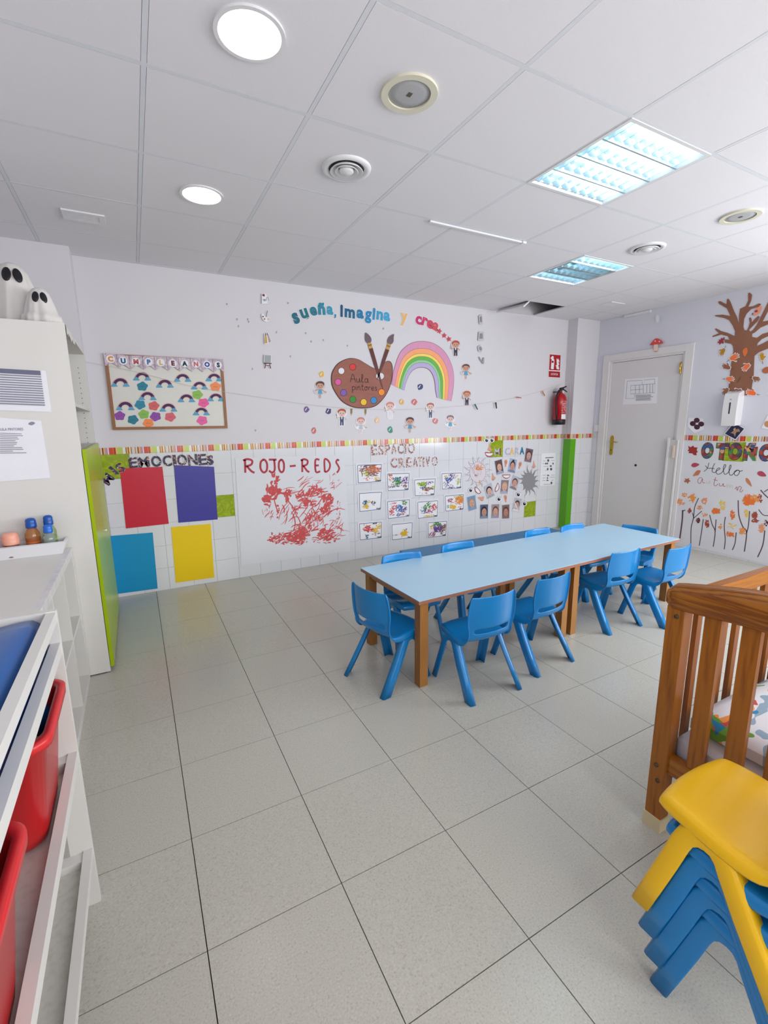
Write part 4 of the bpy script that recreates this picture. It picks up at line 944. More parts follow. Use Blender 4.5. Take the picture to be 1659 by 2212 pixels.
for k, (t0, t1, col) in enumerate(((.0, .27, 'cf8fb0'), (.27, .47, 'f0a070'), (.47, .58, 'f0d060'), (.58, .72, '5fae4a'), (.72, .82, '8ac890'), (.82, 1, 'b0a4d0'))):
    lay.append(('colour_band', [(K4(*arcp(lerp(t0+.006), lerp(t1-.006))), ramp_mat('marker_'+col, 'noise', [(0, col), (1, '%02x%02x%02x' % tuple(min(255, int(int(col[i:i+2], 16)*1.08)) for i in (0, 2, 4)))], 14, .6, interp='LINEAR', stretch=(6, 1, 1)))]))
flat('rainbow_arch', BACK, K4(*arcp(lerp(-.01), lerp(1.015))), c('8a6a66'), 'big paper rainbow beside the palette', 'paper rainbow', n=.0016, t=.0016, parts=lay)
for x, nm in ((708, 'nearer the white dressed figures'), (798, 'below the yellow paint spot')):
    flat('pencil_cutout', BACK, K4((x-6, 808), (x+6, 808), (x+5, 840), (x, 852), (x-5, 840)), c('8a7a3a'), 'small paper pencil hanging under the palette, %s' % nm, 'paper pencil', 'pencils under the palette', parts=[('point', [(K4((x-4, 840), (x+4, 840), (x, 851)), c('d8b890'))])])

# little painter figures
SKIN = c('d2a58c')
def kid(x, y, h, hair, body, label, girl=False, white=False, dark=False):
    """x, y = middle of the feet in the detail grid, h = height there"""
    s = h/100; P = lambda *pp: K4(*[(x+a*s, y-b*s) for a, b in pp])
    skin = c('c89a86') if not white else c('e2c0b8'); hc_ = c(hair)
    if girl: out = P((-7, 0), (7, 0), (9, 22), (20, 24), (36, 30), (36, 44), (22, 46), (18, 56), (30, 62), (30, 88), (18, 100), (-14, 100), (-28, 90), (-30, 66), (-18, 56), (-30, 40), (-34, 52), (-40, 46), (-30, 26), (-10, 22))
    else: out = P((-16, 0), (16, 0), (14, 40), (22, 46), (18, 56), (30, 64), (30, 88), (14, 102), (-14, 102), (-30, 88), (-30, 66), (-22, 56), (-36, 60), (-38, 48), (-18, 40))
    body_l = [(P((-14, 26), (14, 26), (9, 54), (-9, 54)), c(body)), (P((-4, 2), (4, 2), (4, 27), (-4, 27)), skin)] if girl else [(P((-11, 22), (11, 22), (12, 54), (-12, 54)), c(body)), (P((-11, 2), (-2, 2), (-1, 26), (-11, 26)), c(body)), (P((2, 2), (11, 2), (11, 26), (1, 26)), c(body)), (P((-3, 40), (3, 40), (4, 54), (-4, 54)), PAPERW)]
    arms = [(P((-9, 50), (-26, 44), (-28, 50), (-10, 56)), skin), (P((9, 50), (26, 36), (29, 41), (11, 56)), skin)]
    head = [(P(*ell(0, 76, 22, 21, 16)), skin)]
    hr = [(spline(P((-23, 74), (-24, 90), (-8, 101), (12, 100), (24, 90), (23, 74), (14, 86), (-6, 89), (-16, 84)), 3), hc_)]
    eyes = [(P(*ell(-8, 74, 2.6, 3.4, 8)), ST_DARK), (P(*ell(8, 74, 2.6, 3.4, 8)), ST_DARK), (P(*ell(0, 64, 4, 1.4, 8)), c('a04848'))]
    tool = [(P((-30, 46), (-33, 70)), c('7a5a40'), .004)] if not girl else [(P(*ell(32, 37, 7, 5, 10)), c('c8a890'))]
    flat('painter_figure', BACK, spline(out, 2), PAPERW if white else c('cfc8cc'), label, 'paper figure', 'paper painter figures', t=.0012,
         parts=[('body', body_l), ('arms', arms), ('head', head), ('hair', hr), ('face', eyes), ('tool', tool)])
kid(507, 742, 108, '5a4038', '5aa0c0', 'paper girl figure in a blue dress left of the palette', True)
kid(646, 918, 108, 'b05a40', '4a5670', 'red haired paper boy figure edged in white under the palette', white=True)
kid(768, 966, 102, 'c88a84', 'b8c4cc', 'mostly white paper girl figure right under the palette', True, True)
kid(955, 872, 106, 'd08a7a', 'e0dce0', 'all white paper boy figure on the string beside the palette', white=True)
kid(1082, 962, 98, '5a4038', '5a98ba', 'paper girl figure in a blue dress just above the striped border', True)
kid(1213, 868, 96, 'b07068', '5a6478', 'white edged paper boy figure under the rainbow', white=True)
kid(1340, 945, 94, '8a7a80', '6aa6c4', 'pale paper girl figure in a striped dress right of the others', True, True)
kid(1374, 472, 98, 'b8523a', '38384a', 'red haired paper boy figure in dark clothes beside the stars')
kid(1440, 618, 94, '6a4a3e', '5aa0c0', 'paper girl figure in a blue dress right of the rainbow', True)
kid(1446, 788, 92, 'c0603c', '38384a', 'red haired paper boy figure at the foot of the rainbow')
# scattered paint drops
for k, (x, y, col, lab) in enumerate(((517, 588, 'e0b03a', 'mustard paper paint drop left of the palette'), (420, 813, '6a4a86', 'purple paper paint drop hanging on the string'), (560, 824, '2a2a66', 'navy paper paint drop beside the red haired boy figure'), (467, 949, 'c86a66', 'red paper paint drop low on the wall near the border'), (1029, 762, 'd8a85a', 'yellow paper paint drop under the rainbow'), (1110, 766, 'c8605a', 'red paper paint drop under the rainbow'),
        (874, 884, 'e8bc90', 'pale orange paper paint drop between two white figures'), (955, 943, '2f8a76', 'green paper paint drop just above the striped border'), (1246, 886, 'cf7a7a', 'pink paper paint drop beside the striped dress figure'), (1146, 668, '26306a', 'navy paper paint drop under the rainbow arch'))):
    rd = random.Random(k*5+1); n = 9
    pp = [(x+(17+rd.uniform(-4, 4))*math.cos(2*math.pi*i/n), y+(19+rd.uniform(-5, 4))*math.sin(2*math.pi*i/n)) for i in range(n)]
    flat('paint_drop_cutout', BACK, spline(K4(*pp), 3), c(col, .4), lab, 'paper drop', 'paper paint drops', t=.0012, parts=[('fold', [(K4((x-10, y+6), (x+2, y-12), (x+5, y-10), (x-6, y+9)), PAPERW)])])
# column of picture cut-outs left of the slogan and its white twin on the right, shadows painted in grey
K7c = crop(545, 620, 55/640)
def cut(out, parts, label, name='picture_cutout'): return flat(name, BACK, out, PAPERW, label, 'paper cut-out', 'small picture cut-outs', n=.012, t=.0012, parts=parts)
cut(K7c((230, 180), (330, 180), (380, 300), (370, 430), (230, 430)), [('pot', [(K7c((255, 310), (330, 310), (325, 365), (270, 365)), c('9aa4ae'))]), ('flower', [(spline(K7c((240, 215), (265, 185), (300, 200), (300, 245), (260, 240))), c('8a3040'))]), ('tail', [(K7c((345, 360), (355, 270), (375, 255), (395, 330), (410, 345)), c('7a8090'), .004)])], 'white paper apron picture at the top of the small column left of the slogan')
cut(spline(K7c((225, 700), (280, 690), (330, 770), (420, 770), (430, 830), (380, 880), (300, 870), (240, 800))), [('spots', [(K7c(*ell(260, 750, 22, 18)), c('6a4038')), (K7c(*ell(297, 812, 20, 22)), c('a06858')), (K7c(*ell(395, 815, 30, 32)), c('d8c0a8'))]), ('brush', [(K7c((372, 605), (340, 755)), c('5a4848'), .004)])], 'small pale palette picture in the column left of the slogan')
cut(K7c((290, 1180), (380, 1160), (470, 1380), (400, 1430), (300, 1440)), [('tube', [(K7c((305, 1210), (345, 1210), (370, 1420), (305, 1420)), c('c8a050')), (K7c((315, 1170), (335, 1170), (340, 1220), (315, 1220)), ST_DARK)]), ('tube', [(K7c((365, 1210), (395, 1200), (460, 1375), (405, 1415)), c('b89aa0')), (K7c((350, 1170), (370, 1165), (385, 1210), (365, 1218)), ST_DARK)])], 'two small paint tubes picture in the column left of the slogan')
cut(K7c((285, 1705), (470, 1710), (470, 1920), (430, 1930), (465, 2050), (440, 2055), (410, 1960), (345, 1960), (315, 2050), (290, 2050), (330, 1930), (280, 1920)), [('board', [(K7c((295, 1715), (460, 1720), (455, 1910), (295, 1905)), c('a2a8aa'))]), ('stand', [(K7c((280, 1905), (475, 1915), (475, 1940), (280, 1935)), c('5e3a34')), (K7c((330, 1935), (345, 1935), (315, 2050), (292, 2050)), c('6e3c34')), (K7c((415, 1935), (432, 1935), (465, 2050), (440, 2052)), c('6e3c34')), (K7c((340, 1970), (420, 1970), (422, 1985), (335, 1985)), c('6e3c34'))])], 'small easel picture at the foot of the column left of the slogan')
for k, (y, lab, sh) in enumerate(((235, 'pale paper brush jar picture at the top of the column right of the slogan', [(1518, 215), (1540, 205), (1545, 268), (1522, 270)]), (345, 'plain white paper apron picture in the column right of the slogan', [(1518, 318), (1550, 316), (1552, 372), (1514, 374)]), (425, 'pale paper cup picture in the column right of the slogan', [(1512, 412), (1528, 400), (1544, 425), (1538, 446), (1516, 442)]), (500, 'thin folded paper ruler at the foot of the column right of the slogan', [(1518, 478), (1524, 476), (1540, 508), (1548, 480), (1554, 482), (1552, 522), (1544, 522), (1524, 492)]))):
    flat('shaded_cutout', BACK, K4(*sh), c('c4c2c8') if k != 3 else c('a09ca2'), lab, 'paper cut-out', 'small picture cut-outs', n=.012, t=.0012, parts=[('painted_shadow', [(K4(*[((p[0]*.6+1532*.4), (p[1]*.6+y*.4)) for p in sh]), c('8e8a90'))])] if k != 3 else ())  # darker inner patch is a shadow painted on the white paper
# bits of old adhesive left on the plaster
for k, (x, y) in enumerate(((490, 657), (512, 690), (535, 690), (537, 695), (515, 705), (597, 718), (660, 720), (698, 735), (627, 770), (545, 797), (552, 930), (622, 655), (828, 710), (672, 738), (750, 747))):
    o = flat('adhesive_speck', BACK, spline([(x-1.6, y), (x, y-2.6), (x+1.8, y-1), (x+.6, y+2.4)], 2), c('a8a6ac'), 'small grey speck of old adhesive left on the plaster', 'adhesive speck', 'specks of old adhesive', n=.0012, t=.0008)
# string across the wall with pegs
def wline(pp, z): return [(BACK.uv(p)[0], YB-z, BACK.uv(p)[1]) for p in pp]
st = spline([(182, 781), (300, 805), (420, 836), (560, 858), (700, 878), (840, 885), (980, 878), (1080, 865), (1150, 850), (1205, 832)], 6, False)
pts3 = wline(st, .03)
tag(MB().tube(pts3, .0013, 5).build('hanging_string', mat('white_string', 'd6d2cc', .8)), 'thin white string slung across the end wall', 'string')
tag(MB().tube([(4.845, YB-.03, on_wall(1205, 832)[1]), (4.93, YB-.06, 1.90), (PX0-.006, YB-.09, 1.895), (PX0-.006, YB-.095, 1.6), (PX0-.006, YB-.10, 1.255)], .0016, 5).build('hanging_string', MATS['white_string']), 'thin white string hanging down beside the fire extinguisher', 'string')
for x, y, rot, col, lab in ((1025, 879, 35, '1a7a80', 'teal clothes peg tilted on the string'), (1068, 876, 12, '123a3a', 'dark green clothes peg on the string'), (1117, 859, 85, 'd8685a', 'red clothes peg lying along the string'), (1170, 850, 35, 'e09a6a', 'orange clothes peg near the fire extinguisher')):
    t = thing('clothes_peg', lab, 'clothes peg', (BACK.uv((x, y))[0], YB-.03, BACK.uv((x, y))[1]), group='clothes pegs on the string'); t.rotation_euler = (0, R(-rot), 0)
    for s in (-1, 1): MB().box(s*.0016-.003, s*.0016+.003, -.006, .006, -.036, .036).build('jaw', c(col, .4), t, .001).rotation_euler = (0, R(s*4), 0)
    MB().tube([(-.007, 0, .004), (.007, 0, .004)], .003, 8).build('spring', STEEL, t)

# fire extinguisher and its sign
SX_ = crop(1170, 750, 100/1106)
sgn = flat('extinguisher_sign', BACK, SX_((178, 160), (462, 185), (432, 740), (150, 722)), PAPERW, 'red and white fire extinguisher sign reading EXTINTOR', 'sign', n=.0016, t=.002,
  parts=[('pictogram_panel', [(SX_((190, 172), (450, 192), (432, 560), (172, 545)), c('b01a20', .35)), (SX_((215, 520), (228, 330), (235, 290), (215, 280), (205, 260), (225, 235), (255, 205), (290, 235), (275, 260), (298, 310), (295, 380), (280, 528)), PAPERW), (SX_((235, 325), (282, 328), (278, 375), (232, 372)), c('7a1a16')),
      (spline(SX_((348, 515), (345, 480), (330, 425), (355, 430), (352, 360), (350, 270), (372, 300), (385, 270), (415, 330), (410, 360), (390, 340), (412, 410), (395, 440), (410, 500), (400, 535))), PAPERW)]), ('name_panel', [(SX_((165, 568), (432, 585), (430, 728), (163, 712)), c('a81820', .35))])])
mb = MB(); u, v = BACK.uv(SX_((296, 672))[0]); u2, v2 = BACK.uv(SX_((296, 622))[0]); add_text(mb, 'EXTINTOR', u-sgn.location.x, v-sgn.location.z, v2-v, .0045, bold=.01, wx=.74); mb.build('lettering', PAPERW, sgn)
exx, exy = 4.775, 4.232
ex = thing('fire_extinguisher', 'red fire extinguisher with black hose hanging beside the pillar', 'fire extinguisher', (exx, exy, 1.375))
MB().lathe([(.078, .05), (.0785, .30), (.074, .335), (.060, .365), (.038, .385), (.026, .392), (.024, .40)], 40).build('cylinder', REDEX, ex, smooth=45)
MB().lathe([(.07, 0), (.079, .006), (.0795, .055), (.0785, .062)], 40).build('base_skirt', DARK, ex, smooth=45)
MB().lathe([(.02, .395), (.022, .41), (.022, .43), (.014, .44)], 20).box(-.012, .05, -.010, .010, .437, .452).build('valve', mat('dark_brass', '5a4232', .4, .5, metal=.6), ex, smooth=45)
MB().tube([(-.02, -.005, .445), (.03, -.012, .455), (.07, -.03, .472)], [.009, .009, .007], 8).build('carry_handle', DARK, ex, smooth=45)
MB().tube([(0, -.006, .435), (.04, -.02, .43), (.075, -.035, .405)], [.009, .008, .006], 8).build('trigger', DARK, ex, smooth=45)
MB().tube([Vector(p) for p in [(-.01, -.01, .425), (-.05, -.02, .42), (-.085, -.03, .385), (-.102, -.035, .31), (-.104, -.04, .22), (-.098, -.045, .13), (-.09, -.045, .06)]], [.011]*6+[.008], 10).build('hose', DARK, ex, smooth=60)
lab = MB(); n = 14
for z0, z1, mi in ((.07, .13, 0), (.14, .30, 1)):
    vs = []
    for k in range(n+1):
        a = R(-118+86*k/n); vs += [(.0795*math.cos(a), .0795*math.sin(a), z0), (.0795*math.cos(a), .0795*math.sin(a), z1)]
    lab.add(vs, [(2*k, 2*k+2, 2*k+3, 2*k+1) for k in range(n)], mi)
lab.build('instruction_label', [PAPERW, ramp_mat('printed_red_label', 'noise', [(0, 'b01a24'), (.52, 'c85a60'), (.56, 'e8d0d4'), (.64, 'c04048')], 60, .4, stretch=(1, 1, 2))], ex)
MB().box(-.02, .02, .0, .1, .40, .415).build('bracket', STEEL, ex)

# ------------------------------------------------------------------ end wall, tiled part
NT = .0068                                               # decorations lie on the tile faces
K6 = crop(180, 930, 600/1659)
FLORAL = ramp_mat('dark_floral_print', 'voronoi', [(0, '1e1a38'), (.45, '3a2a58'), (.62, '5a3a6a'), (.74, '24406a'), (.86, 'e0c8b8'), (.93, 'c07a5a')], 110, .45, rnd=True)
q_ = 600/1659
for ch, x, y, h, w, rot in (('M', 172, 308, 58, 66, 48), ('I', 208, 262, 62, 20, 40), ('S', 240, 246, 56, 44, 30)):
    letter(BACK, ch, K6((x, y))[0], h*q_, FLORAL, 'dark floral letter %s of the tilted word MIS' % ch, rot=R(rot), bold=.03, wpx=w*q_, n=NT, group='floral letters', t=.0015)
for k, (ch, x, y, h, w) in enumerate((('E', 302, 222, 62, 50), ('M', 366, 220, 64, 68), ('O', 441, 216, 66, 60), ('C', 506, 213, 66, 54), ('I', 549, 211, 66, 20), ('O', 594, 209, 66, 58), ('N', 657, 207, 66, 56), ('E', 715, 206, 66, 50), ('s', 760, 206, 60, 40))):
    lab = 'dark floral letter %s of the word EMOCIONES' % ch
    if ch in 'EO': lab = 'dark floral letter %s, the %s one in the word EMOCIONES' % (ch, 'first' if k < 3 else 'second')
    letter(BACK, ch, K6((x, y))[0], h*q_, FLORAL, lab, rot=R(2), bold=.03, wpx=w*q_, n=NT+.0025, group='floral letters', t=.0015)
for pp, col, lab in ((((218, 226), (472, 216), (510, 556), (255, 584)), 'c8203a', 'plain red poster sheet on the tiles'), (((540, 206), (780, 216), (802, 530), (568, 550)), '3f3a9a', 'plain violet blue poster sheet on the tiles'), (((122, 632), (414, 608), (444, 942), (160, 980)), '0f92c6', 'plain cyan poster sheet low on the tiles by the cabinet'), (((524, 576), (760, 556), (782, 876), (552, 908)), 'f0cc10', 'plain yellow poster sheet low on the tiles')):
    flat('poster_sheet', BACK, K6(*pp), mat('gloss_poster_'+col, col, .35, .4, var=.02), lab, 'poster', 'coloured poster sheets', n=NT, t=.0012)
# big paper with red finger paint
RED = ramp_mat('red_finger_paint', 'noise', [(0, 'd86a68'), (.5, 'c84a4c'), (1, 'b83038')], 40, .6, interp='LINEAR'); REDM = c('b03a48')
pp = K6((905, 165), (1556, 146), (1592, 720), (942, 803))
pw = flat('painting_paper', BACK, pp, PAPER, 'large white paper with red finger painting headed ROJO REDS', 'painting', n=NT, t=.0012)
u0, v0 = pw.location.x, pw.location.z
def rel(p): a, b = BACK.uv(p); return (a-u0, b-v0)
mb = MB(); a = rel(K6((962, 250))[0]); b = rel(K6((1535, 238))[0]); hh = rel(K6((962, 180))[0])[1]-a[1]
for ch, x, w in (('R', 962, 1.35), ('O', 1056, 1.0), ('J', 1106, 1.35), ('O', 1166, .8), ('-', 1232, .85), ('R', 1303, 1.15), ('E', 1384, .85), ('D', 1436, 1.1), ('S', 1506, .75)):
    q = rel(K6((x, 252-(x-965)*.012))[0]); write(mb, ch, q[0], q[1], hh*1.12, .019, .0018, wx=w)
mb.build('heading', REDM, pw)
def scribble(mb, f, cx, cy, rx, ry, n, w, mi, z, rd, ang=0, dang=.7, ln=.5, curl=.5, lim=None):
    """n short brush dabs inside an ellipse; f maps grid points to the sheet"""
    for _ in range(n):
        r = math.sqrt(rd.random()); a = rd.uniform(0, 6.283); x, y = cx+rx*r*math.cos(a), cy+ry*r*math.sin(a)
        th = ang+rd.gauss(0, dang); L = ln*min(rx, ry)*rd.uniform(.3, 1.1); k = rd.gauss(0, curl); pts = []
        for i in range(6): pts.append(f((x, y) if not lim else (min(max(x, lim[0]), lim[1]), min(max(y, lim[0]+.05), lim[1])))); x += L/5*math.cos(th); y -= L/5*math.sin(th); th += k/3
        mb.ribbon(pts, w*rd.uniform(.4, 1.2), z+rd.random()*.0006, mi, True)
rd = random.Random(4); mb = MB(); F6 = lambda p: rel(K6(p)[0])
for cx, cy, rx, ry, n, w, ang in ((1140, 320, 22, 50, 26, .014, 1.5), (1125, 380, 40, 35, 26, .018, .8), (1090, 415, 40, 30, 22, .012, .5), (1218, 395, 18, 40, 24, .016, 1.5), (1160, 490, 10, 40, 14, .011, 1.5), (1265, 480, 20, 30, 12, .009, 1.2), (1300, 400, 40, 30, 24, .008, .7), (1380, 375, 60, 30, 34, .010, .6), (1335, 440, 30, 28, 28, .012, .7), (1455, 420, 30, 35, 34, .012, 1), (1445, 480, 30, 35, 22, .012, 1.1), (1370, 560, 70, 45, 24, .009, 1), (1310, 600, 60, 35, 24, .008, .8),
        (1180, 640, 80, 32, 40, .010, .35), (1275, 640, 50, 45, 44, .012, .6), (1180, 660, 110, 18, 30, .009, .1), (1440, 625, 50, 35, 40, .011, .5), (1400, 655, 120, 18, 34, .007, .15), (1490, 310, 30, 50, 10, .006, 1), (1520, 480, 14, 60, 16, .006, 1.4), (1500, 600, 40, 50, 20, .006, .6), (1100, 500, 30, 40, 8, .006, 1.2), (1300, 340, 120, 60, 16, .006, .7), (1300, 520, 180, 90, 34, .007, 1)):
    scribble(mb, F6, cx, cy, rx, ry, int(n*1.25), w*1.5, 0, .0016, rd, ang, .4, 1.3)
o = mb.build('finger_paint', RED, pw); o['kind'] = 'stuff'
# children's paintings in plastic sleeves
K8 = crop(760, 935, 250/1659)
SLEEVE = mat('plastic_sleeve', 'e2e2ea', .15, .5); BLUEL = c('3f5a7a')
PC = {'o': 'c8683a', 'r': 'c84a50', 'g': '4a8a3a', 'y': 'e0b42a', 'b': '2f6ab0', 't': '1f6a86', 'p': '6a4a8a', 'k': '3a3a42', 'n': '8a5a4a', 'l': 'a8b83a', 'm': 'a04a6a', 'f': 'e08a3a'}
W = [
 (((48, 432), (445, 420), (425, 705), (60, 735)), 'orange brown and green dabs', 'Ariadna', [(.35, .30, .3, .25, 40, 'n', .1), (.60, .36, .3, .18, 60, 'o', .1), (.55, .55, .3, .15, 40, 'n', .1), (.33, .55, .12, .12, 18, 'l', .2), (.85, .35, .1, .1, 14, 'r', .5), (.78, .82, .15, .08, 18, 'y', .2), (.45, .78, .2, .08, 12, 'r', .3), (.25, .2, .15, .06, 12, 'p', .3)]),
 (((478, 558), (840, 548), (820, 828), (490, 843)), 'green and violet swirls', 'Paula', [(.18, .3, .1, .25, 20, 'o', 1), (.42, .38, .15, .12, 30, 't', .4), (.45, .55, .22, .12, 46, 'g', .3), (.4, .7, .25, .1, 26, 'k', .2), (.75, .5, .15, .2, 34, 'p', 1), (.78, .78, .12, .1, 16, 'n', .8), (.15, .75, .08, .1, 10, 'm', 1)]),
 (((868, 648), (1212, 625), (1190, 900), (880, 915)), 'green arc over a brown log shape', 'Jesús', [(.32, .36, .22, .12, 44, 'l', .5), (.42, .38, .2, .1, 30, 'g', .4), (.7, .30, .22, .06, 24, 'p', .05), (.42, .55, .15, .08, 18, 't', .3), (.58, .62, .26, .1, 60, 'n', .1), (.85, .58, .08, .1, 18, 'l', .8), (.45, .84, .22, .06, 12, 'o', .05)]),
 (((1262, 558), (1582, 545), (1570, 800), (1268, 820)), 'blue and pale green splashes', 'Candela', [(.35, .5, .12, .18, 34, 'b', 1), (.5, .35, .14, .25, 34, 'p', 1.1), (.2, .6, .12, .3, 24, 'p', .8), (.8, .6, .1, .2, 26, 'l', .9), (.45, .85, .18, .1, 20, 'p', .6), (.75, .3, .06, .12, 8, 'y', 1), (.2, .25, .08, .08, 10, 'y', .5)]),
 (((75, 835), (445, 815), (425, 1105), (85, 1145)), 'small teal and yellow patch', 'Noah', [(.28, .58, .09, .12, 40, 't', .9), (.30, .76, .16, .08, 34, 'y', .2), (.42, .55, .06, .12, 14, 'y', .9), (.6, .62, .1, .12, 14, 'k', .7)]),
 (((480, 955), (840, 925), (840, 1200), (490, 1245)), 'red loops and blue violet dabs', 'Lola', [(.28, .35, .14, .2, 20, 'r', .6), (.2, .7, .12, .2, 24, 'r', .9), (.5, .55, .14, .18, 44, 'b', 1), (.66, .62, .14, .14, 34, 'p', .8), (.72, .25, .1, .12, 28, 'g', .8), (.62, .8, .2, .08, 20, 'm', .8), (.45, .85, .1, .1, 10, 'b', .8)]),
 (((915, 965), (1245, 940), (1235, 1205), (922, 1240)), 'green and blue slanting strokes over yellow', 'Hugo', [(.3, .58, .12, .2, 30, 't', .9), (.45, .4, .16, .2, 28, 'g', .9), (.5, .65, .18, .12, 26, 'm', .8), (.75, .5, .14, .2, 26, 'r', .9), (.52, .88, .24, .05, 40, 'y', .2)]),
 (((1310, 880), (1612, 852), (1605, 1105), (1320, 1135)), 'orange disc and yellow spot', 'Emma', [(.28, .42, .12, .15, 26, 'm', 1), (.68, .45, .22, .22, 90, 'f', .7), (.66, .22, .22, .08, 26, 'l', .1), (.38, .76, .16, .14, 60, 'y', .3), (.18, .72, .06, .12, 12, 'g', 1), (.75, .85, .1, .08, 10, 'r', .9)]),
 (((78, 1275), (440, 1245), (438, 1510), (90, 1550)), 'red and orange branches with a teal foot', 'Nadia', [(.3, .38, .16, .16, 34, 'r', .4), (.45, .5, .16, .1, 34, 'r', .2), (.66, .52, .12, .12, 44, 'y', .5), (.82, .35, .1, .18, 24, 'y', 1), (.34, .84, .06, .14, 26, 't', 1), (.7, .72, .2, .06, 18, 'n', .1), (.68, .14, .14, .05, 12, 'k', .3)]),
 (((545, 1290), (880, 1255), (872, 1510), (552, 1548)), 'one yellow patch with a thin line', 'Marco', [(.55, .66, .16, .14, 80, 'y', .2), (.2, .70, .15, .03, 14, 'n', 0), (.6, .46, .12, .04, 14, 'n', .8)]),
 (((1062, 1265), (1375, 1235), (1352, 1480), (1070, 1515)), 'green hill over a violet fan', 'Paula', [(.48, .24, .26, .1, 60, 'g', .3), (.2, .38, .08, .14, 20, 'y', .8), (.52, .55, .22, .2, 90, 'p', 1), (.8, .5, .12, .22, 50, 'n', .9), (.2, .8, .18, .14, 30, 'm', .8), (.7, .78, .12, .1, 16, 'n', .8)])]
for k, (q, lab, nm, dabs) in enumerate(W):
    q = K8(*q); Q = [BACK.uv(p) for p in q]
    o = flat('childs_painting', BACK, q, SLEEVE, 'childs painting in a clear sleeve, %s' % lab, 'painting', "children's paintings", n=NT, t=.0016)
    u0, v0 = o.location.x, o.location.z
    def f(p): s, t = p; return tuple((Q[0][d]*(1-s)+Q[1][d]*s)*(1-t)+(Q[3][d]*(1-s)+Q[2][d]*s)*t-(u0, v0)[d] for d in (0, 1))
    mb = MB(); mb.poly([f(p) for p in ((.05, .08), (.96, .07), (.96, .97), (.05, .97))], .0019, None, 0)
    for a, b in (((.07, .11), (.94, .11)), ((.94, .11), (.94, .95)), ((.94, .95), (.07, .95)), ((.07, .95), (.07, .11))): mb.ribbon([f(a), f(b)], .006, .0022, 1)
    mb.build('paper', [PAPERW, BLUEL], o)
    mb = MB(); rd = random.Random(k+40); ms = []
    for cx, cy, rx, ry, n, cc, ang in dabs:
        m = c(PC[cc], .5)
        if m not in ms: ms.append(m)
        scribble(mb, f, cx, cy, rx*.92, ry*.92, n, .009, ms.index(m), .0025, rd, ang, .6, 1.1, lim=(.09, .92))
    mb.build('paint_dabs', ms, o)['kind'] = 'stuff'
    mb = MB(); a = f((.85, .93)); add_text(mb, nm, a[0], a[1], .016, .0035, bold=.03); mb.build('name', ST_DARK, o)
# ESPACIO CREATIVO letters cut from printed paper
COMIC = ramp_mat('printed_collage', 'voronoi', [(0, 'd8c4c0'), (.2, 'a06a5e'), (.42, '6a3f3a'), (.62, 'c08a7c'), (.76, '54303a'), (.9, 'e6e0e4')], 95, .3, rnd=True)
q_ = 250/1659
for word, pos, hh in (('ESPACIO', [(318, 322, 88), (418, 320, 84), (512, 316, 80), (604, 308, 86), (698, 304, 82), (766, 302, 26), (852, 300, 100)], 155), ('CREATIVO', [(602, 504, 92), (712, 500, 88), (816, 496, 82), (908, 492, 72), (975, 488, 62), (1026, 486, 24), (1086, 483, 68), (1184, 478, 82)], 146)):
    for k, (ch, (x, y, w)) in enumerate(zip(word, pos)):
        letter(BACK, ch, K8((x, y))[0], hh*q_, COMIC, 'collage printed letter %s of the word %s' % (ch, word), rot=R(2), bold=.03, wpx=w*q_, n=NT, t=.0015, group='collage letters', halo=PAPERW)
# faces corner
K9 = crop(995, 935, 220/1659)
def eye(x, y, lab, s=1):
    flat('eye_sticker', BACK, K9(*ell(x, y, 42*s, 40*s)), PAPERW, lab, 'sticker', 'paper eyes', n=NT+.003, t=.0012, parts=[('pupil', [(K9(*ell(x, y+4, 24*s, 27*s)), DARK), (K9(*ell(x+5*s, y-8*s, 8*s, 8*s, 10)), PAPERW)]), ('lash', [(K9((x-34*s, y-14*s), (x-16*s, y-36*s), (x+14*s, y-38*s), (x+34*s, y-20*s)), DARK, .003)])])
eye(415, 118, 'paper eye at the left of the pair on the striped border'); eye(500, 118, 'paper eye at the right of the pair on the striped border')
eye(155, 930, 'paper eye beside the tilted mouth under the drawn sun'); eye(615, 1075, 'paper eye between the lower photos and the ear'); eye(930, 1000, 'paper eye under the grey sun'); eye(1030, 1150, 'paper eye at the corner of the lower green tile')
NOSE = c('d8a08c'); LIP = c('a85a62'); EAR = c('d89a80')
def nose(pts, lab): flat('nose_sticker', BACK, spline(K9(*pts)), NOSE, lab, 'sticker', 'paper noses', n=NT, t=.0012, parts=[('nostril', [(K9(*ell(sum(p[0] for p in pts)/len(pts), max(p[1] for p in pts)-12, 9, 5, 8)), c('8a5548'))])])
nose([(460, 165), (450, 230), (430, 275), (455, 295), (480, 295), (500, 280), (478, 230)], 'paper nose under the pair of eyes'); nose([(1185, 450), (1172, 520), (1152, 560), (1180, 576), (1215, 550), (1195, 500)], 'paper nose above the grey sun'); nose([(512, 650), (505, 720), (500, 765), (530, 776), (562, 735), (535, 700)], 'paper nose between two photos and the drawn sun'); nose([(275, 1048), (300, 1085), (350, 1112), (372, 1070), (370, 1035), (320, 1042)], 'paper nose lying sideways above the lower photos')
def mouth(pts, teeth, lab): flat('mouth_sticker', BACK, spline(K9(*pts)), LIP, lab, 'sticker', 'paper mouths', n=NT, t=.0012, parts=[('teeth', [(spline(K9(*teeth)), PAPERW)])])
mouth([(390, 320), (430, 312), (460, 320), (525, 322), (505, 375), (455, 396), (410, 375)], [(402, 332), (460, 334), (515, 332), (495, 365), (455, 374), (415, 360)], 'smiling paper mouth under the pair of eyes')
mouth([(672, 685), (740, 678), (800, 680), (785, 725), (740, 748), (695, 730)], [(684, 694), (740, 692), (790, 690), (775, 722), (740, 732), (702, 720)], 'smiling paper mouth below two of the photos')
